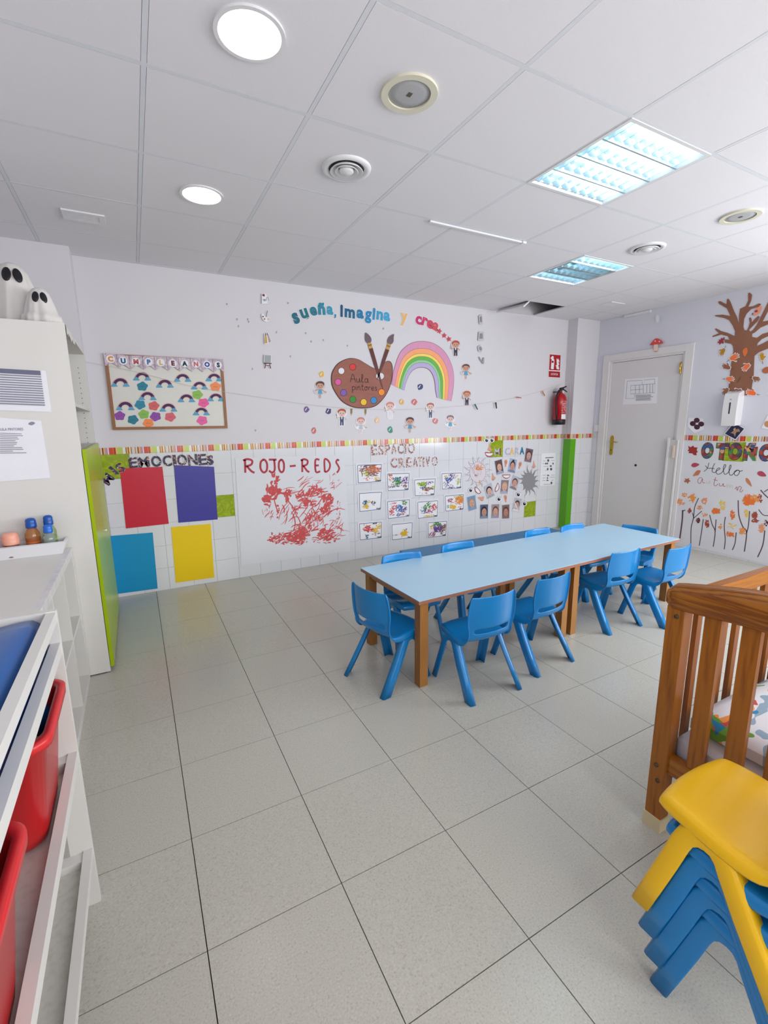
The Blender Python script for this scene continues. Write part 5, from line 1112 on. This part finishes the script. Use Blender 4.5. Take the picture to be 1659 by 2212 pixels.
mouth([(225, 880), (262, 890), (305, 935), (325, 975), (280, 994), (230, 950)], [(236, 893), (262, 902), (300, 945), (310, 972), (278, 980), (240, 940)], 'tilted paper mouth under the drawn sun')
mouth([(600, 812), (625, 870), (610, 930), (560, 962), (552, 920), (575, 860)], [(600, 828), (614, 870), (602, 922), (566, 948), (562, 920), (583, 868)], 'upright paper mouth between two photos')
def ear(x, y, lab, rot=0): flat('ear_sticker', BACK, spline(K9(*[(x+a*math.cos(rot)-b*math.sin(rot), y+a*math.sin(rot)+b*math.cos(rot)) for a, b in ((-22, -40), (5, -60), (26, -40), (22, 0), (10, 30), (2, 60), (-14, 50), (-16, 10))])), EAR, lab, 'sticker', 'paper ears', n=NT, t=.0012, parts=[('fold', [(spline(K9((x-8, y-28), (x+8, y-36), (x+12, y-8), (x, y+18), (x-4, y))), c('b87862'))])])
ear(728, 495, 'paper ear at the left of the photo of the child with a hair bun'); ear(958, 530, 'paper ear at the right of the photo of the child with a hair bun', .2); ear(725, 1070, 'paper ear lying above the lowest photos', -.2)
q_ = 220/1659
GREYT = ramp_mat('grey_text_print', 'noise', [(0, 'd0d0d4'), (.5, '8a8890'), (.56, 'd6d4d8')], 90, .5); LIL = ramp_mat('lilac_speckle', 'noise', [(0, 'a8a4c0'), (.5, 'd8d4e0'), (.6, '9a90b0')], 70, .5)
for ch, x, y, h, w, m, lab in (('M', 585, 366, 112, 80, GREYT, 'short grey printed letter M on the green tile'), ('I', 634, 364, 112, 22, c('8a4038'), 'short brown letter I on the green tile'), ('C', 756, 362, 122, 74, LIL, 'grey speckled letter C of the word CARA'), ('A', 830, 360, 122, 72, c('e8c078'), 'yellow letter A of the word CARA'), ('R', 912, 356, 122, 66, LIL, 'lilac speckled letter R of the word CARA'), ('A', 992, 352, 122, 72, c('1a7a96'), 'teal letter A at the end of the word CARA')):
    letter(BACK, ch, K9((x, y))[0], h*q_, m, lab, rot=R(2), bold=.035, wpx=w*q_, n=NT, group='letters of MI CARA', t=.0015)
# portrait photographs (nobody in particular)
PH = [((1058, 240, 1182, 268, 1140, 488, 1025, 468), '6a5a66', '54383a', 'c8a090', '8a7078', 'photo of a child touching the end of the word CARA'), ((542, 458, 665, 420, 700, 655, 580, 690), '5a4a52', '6a4a38', 'd8aa94', '9aa4c0', 'photo of a short haired child beside the drawn sun'), ((800, 408, 915, 435, 878, 662, 755, 632), '9ab0cc', '3a2a2c', 'c89684', '7a88a8', 'photo of a child with a hair bun between two paper ears'),
      ((845, 682, 962, 730, 900, 945, 785, 895), 'b4bccc', '6a4a3e', 'cf9f8c', '8a7c88', 'tilted photo of a child left of the grey sun'), ((655, 762, 784, 765, 758, 995, 634, 992), '8a7a86', 'c8a478', 'd8ac9a', 'a8acc4', 'photo of a fair haired child under a paper mouth'), ((370, 875, 492, 808, 550, 1020, 425, 1082), 'b8bcc8', '2c2228', 'd8b0a0', 'a4a4b4', 'tilted photo of a dark haired child above a sideways nose'),
      ((92, 1045, 232, 1005, 258, 1240, 122, 1280), '6a98c0', 'b09070', 'cfa28c', '8a9ab8', 'photo of a child against blue sky by the paintings'), ((308, 1165, 445, 1158, 440, 1395, 305, 1402), '4a5a7a', '2a2228', 'bf907c', '8490a8', 'photo of a dark haired child in the bottom row'), ((498, 1160, 628, 1155, 618, 1388, 490, 1392), '9a8a92', '6a4438', 'cfa08c', '9a9aae', 'photo of a laughing child in the middle of the bottom row'), ((665, 1172, 792, 1160, 788, 1395, 664, 1402), '7a6464', '5a3a34', 'b88470', '8a6a70', 'photo of a child in warm light at the end of the bottom row'),
      ((878, 1052, 990, 1075, 940, 1295, 822, 1272), 'b4b8c4', '4a3a3e', 'c89e90', 'e0dce0', 'photo of a child behind white stripes beside the lower green tile')]
for k, (q, bg, hair, skin, shirt, lab) in enumerate(PH):
    pts = [(q[i], q[i+1]) for i in range(0, 8, 2)]
    def f(s, t): return tuple((pts[0][d]*(1-s)+pts[1][d]*s)*(1-t)+(pts[3][d]*(1-s)+pts[2][d]*s)*t for d in (0, 1))
    E_ = lambda cx, cy, rx, ry, n=16: K9(*[f(a, b) for a, b in ell(cx, cy, rx, ry, n)])
    lay = [('picture', [(K9(*[f(*p) for p in ((.04, .03), (.96, .03), (.96, .97), (.04, .97))]), mat('blur_'+bg, bg, .3, .5, var=.25, scale=40)), (spline(K9(*[f(*p) for p in ((.08, .96), (.14, .84), (.36, .78), (.64, .78), (.86, .84), (.92, .96))]), 3), mat('blur_'+shirt, shirt, .3, .5, var=.2, scale=60)), (E_(.5, .46, .36, .31), c(hair, .3)),
        (E_(.51, .54, .29, .27), mat('skin_'+skin, skin, .3, .5, var=.12, scale=50)), (E_(.40, .50, .035, .018, 8), ST_DARK), (E_(.63, .50, .035, .018, 8), ST_DARK), (E_(.52, .60, .04, .02, 8), c('b07a6a')), (E_(.52, .69, .08, .022, 8), c('9a5a56'))])]
    if k == 2: lay[0][1].append((E_(.5, .14, .14, .08), c(hair, .3)))
    if k == 10: lay.append(('stripes', [(K9(f(.05+.03*i, .3+.09*i), f(.4+.08*i, .5+.06*i)), PAPERW, .006) for i in range(5)]))
    flat('portrait_photo', BACK, K9(*pts), c('c4c0c8', .3), lab, 'photo', 'portrait photos of children', n=NT, t=.0012, parts=lay)
# suns
def sun(cx, cy, rx, ry, rays, f, wav=10):
    pts = []
    n = len(rays)
    for i, (a, L) in enumerate(rays):
        a0, a1 = a-.16, a+.16
        pts += [(cx+rx*math.cos(a0), cy-ry*math.sin(a0)), (cx+(rx+L*.5)*math.cos(a-.03+.09), cy-(ry+L*.5)*math.sin(a-.03+.09)), (cx+(rx+L)*math.cos(a), cy-(ry+L)*math.sin(a)), (cx+(rx+L*.5)*math.cos(a+.13), cy-(ry+L*.5)*math.sin(a+.13)), (cx+rx*math.cos(a1), cy-ry*math.sin(a1))]
    return f(*pts)
rays = [(R(d), L) for d, L in ((0, 78), (24, 70), (48, 130), (70, 85), (94, 135), (118, 70), (140, 62), (162, 110), (186, 58), (225, 60), (250, 130), (272, 88), (298, 118), (328, 88))]
flat('grey_sun', BACK, sun(1105, 790, 105, 142, rays, K9), c('8f8f92'), 'plain grey paper sun with wavy rays', 'paper sun', n=NT, t=.0015)
rays2 = [(R(25.7*i+6), 110 if i % 2 == 0 else 90) for i in range(14)]
sp = sun(272, 640, 130, 165, rays2, K9)
so = flat('drawn_sun', BACK, sp, c('dcd6dc'), 'white paper sun outlined in pencil with orange scribbles', 'paper sun', n=NT, t=.0012, parts=[('pencil_lines', [(sp+[sp[0]], c('8a8088'), .003), (K9(*ell(272, 640, 130, 165, 30))+K9((402, 640)), c('9a8a8e'), .003)])])
mb = MB(); rd = random.Random(9); g = lambda p: tuple(a-b for a, b in zip(BACK.uv(K9(p)[0]), (so.location.x, so.location.z)))
for cx, cy, rx, ry, n, mi, ang in ((275, 565, 60, 45, 50, 0, .4), (235, 695, 20, 15, 16, 1, 0), (305, 810, 18, 40, 18, 2, 1.3), (250, 620, 90, 110, 20, 3, 1.2)): scribble(mb, g, cx, cy, rx, ry, n, .006, mi, .0042, rd, ang, .6, 1)
mb.build('scribbles', [c('e88a3a'), c('a83a3a'), c('e8b050'), c('d8b4b0')], so)['kind'] = 'stuff'
pts = K9((1308, 335), (1545, 322), (1525, 850), (1280, 868))
flat('printed_rhyme', BACK, pts, PAPERW, 'white printed sheet with small pictures and words beside the grey sun', 'paper sheet', n=NT, t=.0012, parts=[('text', [(K9((1370, 400), (1505, 394), (1505, 408), (1370, 414)), c('6a6a76'))]+[(K9(*ell(x, y, rx, ry, 10)), c('55555f')) for x, y, rx, ry in ((1418, 450, 16, 22), (1380, 500, 12, 16), (1405, 498, 10, 16), (1497, 500, 10, 18), (1460, 540, 18, 12), (1410, 590, 12, 22), (1465, 590, 18, 22), (1415, 692, 18, 12), (1405, 735, 10, 16), (1405, 772, 18, 10), (1470, 815, 14, 22))]+
   [(K9((a, y), (b, y-3)), c('7a7a86'), .004) for a, b, y in ((1335, 1375, 458), (1465, 1520, 452), (1322, 1360, 502), (1340, 1420, 545), (1368, 1395, 610), (1325, 1380, 692), (1465, 1515, 688), (1325, 1368, 735), (1440, 1515, 722), (1320, 1370, 775), (1465, 1500, 770), (1340, 1450, 838))])])

# ------------------------------------------------------------------ right hand wall
KT = crop(1500, 620, 159/1034)
BRK = ramp_mat('brown_kraft_card', 'noise', [(0, '845642'), (.5, '8f5f48'), (1, '98684f')], 6, .7, interp='LINEAR')
trunk = [(468, 1532), (490, 1350), (520, 1080), (552, 900), (545, 830), (520, 798), (430, 782), (425, 735), (500, 742), (470, 690), (380, 668), (255, 705), (262, 685), (350, 650), (292, 595), (305, 580), (380, 620), (470, 645), (570, 690), (575, 620), (540, 540), (490, 465), (420, 435), (290, 410), (300, 395), (400, 388), (510, 408), (460, 300), (350, 235), (335, 205), (370, 200), (455, 245), (460, 175), (480, 165), (510, 210), (560, 340), (600, 420), (628, 520), (630, 400), (645, 305), (720, 272), (760, 190), (758, 90), (780, 78), (812, 110), (800, 190), (760, 280), (830, 270), (910, 230), (942, 240), (900, 280), (800, 310), (735, 375), (700, 450), (690, 560), (705, 605), (740, 612), (765, 560), (782, 500), (768, 440), (790, 425), (805, 445), (808, 500), (850, 450), (900, 405), (920, 420), (890, 480), (820, 550), (772, 600), (785, 630), (830, 600), (880, 530), (940, 410), (1000, 290), (1040, 210), (1100, 110), (1130, 130), (1080, 250), (1020, 370), (960, 485), (1060, 470), (1130, 430), (1140, 460), (1050, 520), (930, 570), (850, 640), (815, 655), (812, 700), (880, 715), (960, 660), (1060, 630), (1150, 590), (1160, 620), (1060, 680), (950, 730), (890, 790), (880, 830), (970, 790), (1060, 740), (1150, 715), (1150, 740), (1060, 800), (1150, 800), (1150, 830), (1020, 870), (900, 920), (845, 970), (835, 1230), (805, 1430), (790, 1520)]
flat('paper_tree', SIDE, KT(*trunk), BRK, 'tall brown paper tree with bare branches above the soap dispenser', 'paper tree', n=.002, t=.0025)
HAND = [(-18, -50), (18, -50), (30, -20), (52, -8), (60, 8), (50, 14), (28, 6), (30, 40), (34, 62), (24, 66), (18, 42), (10, 72), (-2, 74), (0, 42), (-12, 68), (-22, 64), (-16, 36), (-30, 50), (-38, 42), (-30, 14), (-28, -20)]
def hand(x, y, s, rot, col, lab, flip=1):
    r = R(rot); s *= 1.35; f = lambda pp, k: KT(*[(x+s*k*(flip*a*math.cos(r)-b*math.sin(r)), y-s*k*(flip*a*math.sin(r)+b*math.cos(r))) for a, b in pp])
    flat('hand_print_leaf', SIDE, f(HAND, 1.12), PAPERW, lab, 'paper hand', 'hand shaped leaves on the paper tree', n=.0052, t=.0012, parts=[('painted_hand', [(f(HAND, .93), c(col, .5))]), ('stalk', [(f(((0, -52), (4, -95)), 1), c('6a5048'), .004)])])
for a in ((405, 905, .72, 150, 'b8862a', 'mustard paper hand leaf tied left of the tree trunk'), (552, 990, .85, -60, 'ee7a42', 'orange paper hand leaf on the upper edge of the trunk'), (460, 1125, .8, 70, '9a6048', 'brown paper hand leaf left of the trunk'), (742, 1120, .78, 130, 'f07a48', 'orange paper hand leaf in the middle of the trunk'), (492, 1290, .72, -90, 'f08050', 'orange paper hand leaf at the left edge of the trunk'), (868, 1285, .72, -105, '9a6648', 'brown paper hand leaf at the right edge of the trunk'), (448, 1460, .75, 140, '9a6850', 'brown paper hand leaf at the lower left of the trunk'), (620, 1480, .9, 125, '94604a', 'brown paper hand leaf at the foot of the trunk'), (815, 1490, .85, 75, 'f4743c', 'bright orange paper hand leaf at the lower right of the trunk'), (955, 985, .75, 5, 'c8902a', 'mustard paper hand leaf right of the trunk')):
    hand(*a)
def leaf(pl, f, pts, col, lab, n=.0052, sm=True, grp='paper leaves'): return flat('leaf_cutout', pl, spline(f(*pts), 3) if sm else f(*pts), c(col, .5), lab, 'paper leaf', grp, n=n, t=.0012)
leaf(SIDE, KT, [(325, 778), (352, 760), (345, 738), (372, 742), (380, 712), (402, 722), (428, 700), (425, 738), (405, 755), (418, 775), (408, 800), (385, 785), (360, 815), (352, 790)], '9a3a44', 'dark red maple leaf on a lower branch of the paper tree', sm=False)
leaf(SIDE, KT, [(712, 975), (682, 920), (690, 880), (735, 852), (752, 905)], 'e07a3e', 'orange pointed leaf high on the tree trunk'); leaf(SIDE, KT, [(660, 1262), (640, 1300), (605, 1345), (612, 1315), (635, 1275)], '7a5230', 'thin brown leaf low on the tree trunk')
bi = flat('bird_cutout', SIDE, spline(KT((812, 395), (845, 380), (850, 335), (890, 290), (935, 262), (950, 285), (935, 340), (895, 385), (860, 400))), c('f0a080'), 'small pink orange paper bird on a branch of the paper tree', 'paper bird', n=.0052, t=.0012, parts=[('wing', [(spline(KT((848, 340), (885, 320), (895, 345), (865, 358))), c('a83a48'))]), ('tail', [(KT((808, 385), (825, 360), (832, 390)), c('5a4a60'))])])
leaf(SIDE, KT, [(955, 1180), (975, 1145), (1030, 1120), (1060, 1150), (1040, 1205), (990, 1212)], 'b86a4a', 'brown paper nut shape right of the tree trunk')
# soap dispenser
u, v = SIDE.uv(KT((580, 1710))[0])
sd = thing('soap_dispenser', 'white wall soap dispenser under the paper tree', 'soap dispenser', (XR-.0015, -u, v))
MB().poly(spline([(-.11, -.155), (-.09, -.165), (-.01, -.16), (0, -.15), (0, .15), (-.07, .155), (-.105, .13), (-.115, 0)], 4), -.062, .062).build('body', WHITEP, sd, .006, rot=(R(90), 0, 0), smooth=40)
box('window_slot', -.1165, -.113, -.006, .006, -.05, .06, ST_DARK, sd); box('lock', -.114, -.109, -.008, .008, .085, .095, GRILLE, sd); box('top_catch', -.05, -.01, -.03, .03, .15, .168, ST_DARK, sd)
# pictures under the tree
gq = KT((0, 1830), (135, 1840), (125, 2010), (-10, 2000))
u = flat('grape_picture', SIDE, [(1488, 902), (1520, 904), (1521, 928), (1500, 936), (1486, 922)], PAPERW, 'clear edged picture of four dark purple grapes', 'picture', n=.002, t=.0012, parts=[('grape', [([(1507+6.5*math.cos(t)+dx, 914+5.5*math.sin(t)+dy) for t in (6.283*i/14 for i in range(14))], c('4a2438', .3))]) for dx, dy in ((-1.5, -6), (-10, 1), (8, 2), (-1, 8.5))])
dk = flat('dark_picture', SIDE, KT((566, 1900), (722, 1988), (588, 2152), (425, 2062)), PAPERW, 'dark blue picture card set on its corner below the soap dispenser', 'picture', n=.0125, t=.0012, parts=[('photo_print', [(KT((566, 1910), (708, 1990), (586, 2138), (440, 2060)), c('2c3052', .3)), (spline(KT((520, 2050), (560, 2020), (580, 1970), (600, 2000), (630, 1990), (650, 2030), (600, 2040), (580, 2100), (560, 2060))), c('b08a6a')), (spline(KT((560, 1995), (580, 1985), (570, 2020))), c('e0c0a0'))])])
flat('chestnut_picture', SIDE, KT((1034, 1790), (1120, 1800), (1100, 2010), (940, 1985)), PAPERW, 'white picture card with a tan nut, right of the soap dispenser', 'picture', n=.002, t=.0012, parts=[('nut', [(KT(*ell(1030, 1925, 48, 45)), c('c8966a'))])])
# red mushroom over the door and a hanging tag
flat('mushroom_cutout', SIDE, spline([(1406, 746), (1412, 738), (1420, 731), (1430, 735), (1435, 742), (1424, 745), (1424, 758), (1414, 759), (1414, 746)], 3), c('d8504a'), 'red paper mushroom above the door frame', 'paper mushroom', n=.0215, t=.0012, parts=[('stalk', [([(1415, 745), (1424, 744), (1424, 758), (1414, 759)], c('ead6c8'))]), ('spots', [([(1418+1.6*math.cos(t), 737+1.6*math.sin(t)) for t in (.8*i for i in range(8))], PAPERW), ([(1427+1.4*math.cos(t), 738+1.4*math.sin(t)) for t in (.8*i for i in range(8))], PAPERW)])])
flat('hanging_tag', SIDE, [(1424+4*math.cos(t), 689+8*math.sin(t)) for t in (6.283*i/14 for i in range(14))], PAPERW, 'small white oval tag hanging high above the door', 'paper tag', n=.03, t=.0012, parts=[('thread', [([(1424, 681), (1424, 671)], PAPERW, .002)])])
# evacuation plan on the door
KD = crop(1300, 740, 180/948); DOORP = Plane('x', XR+.012)
pts = KD((265, 415), (640, 390), (625, 690), (240, 708)); GP = c('8a8a98')
flat('evacuation_plan', DOORP, pts, PAPERW, 'white floor plan sheet taped to the door', 'paper sheet', n=.001, t=.001, parts=[('plan_lines', [(KD(*p), GP, .004) for p in (((290, 440), (460, 428), (460, 480)), ((480, 428), (605, 415), (605, 470)), ((290, 440), (275, 640), (370, 635), (375, 585)), ((330, 490), (610, 468), (605, 570), (330, 585), (330, 490)), ((385, 485), (385, 580)), ((430, 482), (430, 578)), ((475, 478), (475, 576)), ((515, 474), (515, 574)), ((550, 472), (550, 572)), ((580, 470), (580, 570)), ((330, 540), (470, 530)))]), ('legend', sheet_lines(KD((385, 595), (590, 590), (590, 660), (390, 668)), 6, GP, 0, 1, 1, 0, .2, .4))])
# autumn paper
KA = crop(1440, 930, 219/1563)
ap = flat('autumn_paper', SIDE, KA((205, 165), (1700, 170), (1700, 2090), (25, 1700)), PAPER, 'large white paper with painted autumn trees and the words Hello autumn', 'painting', n=NT, t=.0012)
au, av = -ap.location.y, ap.location.z
ga = lambda p: tuple(a-b for a, b in zip(SIDE.uv(KA(p)[0]), (au, av)))
mb = MB()
for st_ in ([(605, 540), (640, 580), (690, 580), (745, 590)], [(660, 495), (640, 570), (610, 610), (580, 630)], [(748, 505), (715, 580), (712, 635), (750, 645), (790, 615), (830, 590), (815, 575), (780, 600), (770, 650), (800, 672), (850, 655), (890, 600), (918, 540), (900, 525), (882, 580), (892, 660), (920, 672), (960, 640), (1000, 560), (990, 530), (972, 580), (975, 670), (1010, 688), (1060, 640), (1110, 610), (1130, 640), (1100, 690), (1060, 685), (1050, 640), (1090, 610), (1140, 625), (1180, 615)]):
    mb.ribbon([ga(p) for p in spline(st_, 5, False)], .006, .0018)
mb.build('word_hello', c('3e3e4e'), ap)
mb = MB()
for pts, mi in (([(560, 735), (520, 725), (490, 760), (495, 805), (530, 810), (560, 740), (565, 800), (600, 805)], 0), ([(620, 770), (628, 812), (655, 812), (668, 770), (672, 812), (690, 815)], 1), ([(765, 720), (742, 790), (738, 840), (770, 850), (800, 820)], 0), ([(730, 755), (790, 770)], 0), ([(820, 810), (825, 850), (860, 850), (880, 815), (885, 860), (915, 855)], 0), ([(935, 830), (940, 880), (955, 840), (975, 840), (980, 880), (1000, 845), (1020, 850), (1022, 890)], 1), ([(1060, 905), (1090, 865), (1095, 925), (1125, 860), (1160, 880), (1135, 930), (1160, 945), (1185, 910)], 0)):
    mb.ribbon([ga(p) for p in spline(pts, 4, False)], .0055, .0018, mi)
mb.build('word_autumn', [c('b06a6a'), c('d2ccc4')], ap)
mb = MB()
for pts, w in (([(255, 1225), (245, 1400), (205, 1695)], .016), ([(255, 1240), (295, 1225)], .01), ([(500, 1040), (440, 1180), (420, 1350), (385, 1500), (380, 1745)], .009), ([(405, 1265), (425, 1350)], .008), ([(425, 1350), (550, 1240)], .008), ([(572, 1365), (545, 1560), (510, 1775)], .009), ([(670, 1300), (710, 1450), (755, 1560), (725, 1790)], .009), ([(768, 1370), (755, 1560)], .009), ([(912, 1330), (895, 1480), (910, 1680), (895, 1830)], .009), ([(1080, 1570), (1060, 1740), (1020, 1840)], .009), ([(1110, 1075), (1120, 1300), (1180, 1480), (1240, 1570), (1205, 1865)], .010), ([(1285, 1240), (1270, 1450), (1240, 1580)], .009), ([(1520, 1540), (1490, 1760), (1410, 1950)], .010), ([(1455, 915), (1520, 990), (1600, 1060)], .01), ([(1510, 945), (1580, 900)], .008), ([(1425, 1215), (1495, 1300), (1580, 1310)], .008)):
    mb.ribbon([ga(p) for p in spline(pts, 4, False)], w, .0018)
mb.build('painted_trunks', c('5e4e56'), ap)
mb = MB(); rd = random.Random(21)
for cx, cy, rx, ry, n, mi, ang in ((275, 1000, 40, 30, 14, 0, .8), (210, 1110, 45, 50, 34, 1, .9), (385, 1040, 55, 45, 60, 0, .4), (580, 1090, 40, 45, 30, 1, .7), (510, 1190, 45, 25, 26, 1, .4), (350, 1240, 35, 30, 26, 2, .6), (590, 1310, 35, 35, 16, 1, 1), (485, 1390, 30, 40, 26, 3, 1.1), (635, 1445, 30, 60, 50, 2, 1.9), (755, 1245, 60, 40, 80, 4, .5), (865, 1165, 40, 70, 30, 5, 1.1), (1020, 1310, 35, 70, 46, 4, 1.6), (830, 1485, 30, 35, 20, 0, .7), (980, 1600, 60, 35, 46, 4, .4), (1160, 1560, 45, 50, 46, 0, .6), (1260, 1090, 90, 70, 110, 4, .5), (1350, 1060, 70, 50, 60, 0, .4), (1235, 1290, 28, 55, 36, 5, 1.4), (1355, 1310, 45, 40, 50, 2, .5), (1365, 1390, 55, 30, 40, 2, .3), (1440, 1060, 35, 70, 26, 2, 1.2), (1450, 1520, 50, 60, 34, 1, .9), (1000, 1470, 70, 40, 14, 5, .4), (1540, 1430, 30, 60, 16, 3, 1.3)):
    scribble(mb, ga, cx, cy, rx, ry, n, .013, mi, .0022, rd, ang, .6, .9)
mb.build('painted_leaves', [c('f09a4a'), c('ec9a6a'), c('a8503e'), c('6a3038'), c('ee7a3a'), c('f0cc5a')], ap)['kind'] = 'stuff'
OT = ramp_mat('patchwork_print', 'voronoi', [(0, '8a3434'), (.3, 'a8503c'), (.45, '3a5a86'), (.6, 'd8a070'), (.72, '5a3a5a'), (.85, '3f8a4a')], 26, .35, rnd=True)
flat('green_square', SIDE, KA((905, 175), (1235, 180), (1195, 482), (862, 465)), GTILE, 'green square behind the middle letter of the word OTOÑO', 'green square', n=NT+.0015, t=.0012)  # thin square added over the paper, standing in for the green wall tile
q_ = 219/1563
for ch, x, y, h, w, nm in (('O', 622, 428, 240, 180, 'first patchwork letter O of the word OTOÑO, beside the red leaf'), ('T', 848, 446, 246, 190, 'patchwork letter T of the word OTOÑO'), ('O', 1048, 450, 256, 205, 'middle patchwork letter O of the word OTOÑO, on the green square'), ('Ñ', 1284, 462, 265, 205, 'patchwork letter Ñ of the word OTOÑO'), ('O', 1525, 470, 256, 215, 'last patchwork letter O of the word OTOÑO')):
    letter(SIDE, ch, KA((x, y))[0], h*q_, OT, nm, bold=.07, wpx=w*q_, n=NT+.003, t=.0015, halo=c('3a2a3a'), group='letters of OTOÑO')
A2 = lambda *p: KA(*p)
leaf(SIDE, A2, [(330, 310), (350, 288), (342, 235), (375, 258), (418, 232), (432, 258), (485, 260), (470, 300), (488, 330), (465, 345), (472, 380), (430, 378), (400, 350), (370, 350), (345, 345), (358, 318)], 'a03430', 'dark red spiky leaf at the start of the word OTOÑO', NT+.002, False, 'leaves on the autumn paper')
leaf(SIDE, A2, [(388, 545), (405, 510), (450, 498), (512, 520), (480, 550), (430, 566)], 'b84a62', 'rose red oval leaf left of the word Hello', NT+.002, True, 'leaves on the autumn paper')
leaf(SIDE, A2, [(1405, 655), (1430, 628), (1490, 632), (1545, 698), (1480, 708), (1425, 690)], 'b84a62', 'rose red oval leaf right of the word Hello', NT+.002, True, 'leaves on the autumn paper')
leaf(SIDE, A2, [(412, 702), (450, 640), (490, 612), (532, 618), (518, 655), (490, 690), (450, 695)], 'c87a5a', 'light brown oak leaf under the oval leaf', NT+.002, True, 'leaves on the autumn paper')
leaf(SIDE, A2, [(275, 772), (300, 765), (290, 735), (320, 748), (355, 730), (352, 762), (380, 778), (350, 790), (335, 822), (318, 795), (290, 800)], 'b06a52', 'brown maple leaf left of the word autumn', NT+.002, False, 'leaves on the autumn paper')
leaf(SIDE, A2, [(1228, 735), (1262, 740), (1298, 790), (1320, 862), (1275, 830), (1235, 790)], 'cc8460', 'light brown oak leaf right of the word autumn', NT+.002, True, 'leaves on the autumn paper')
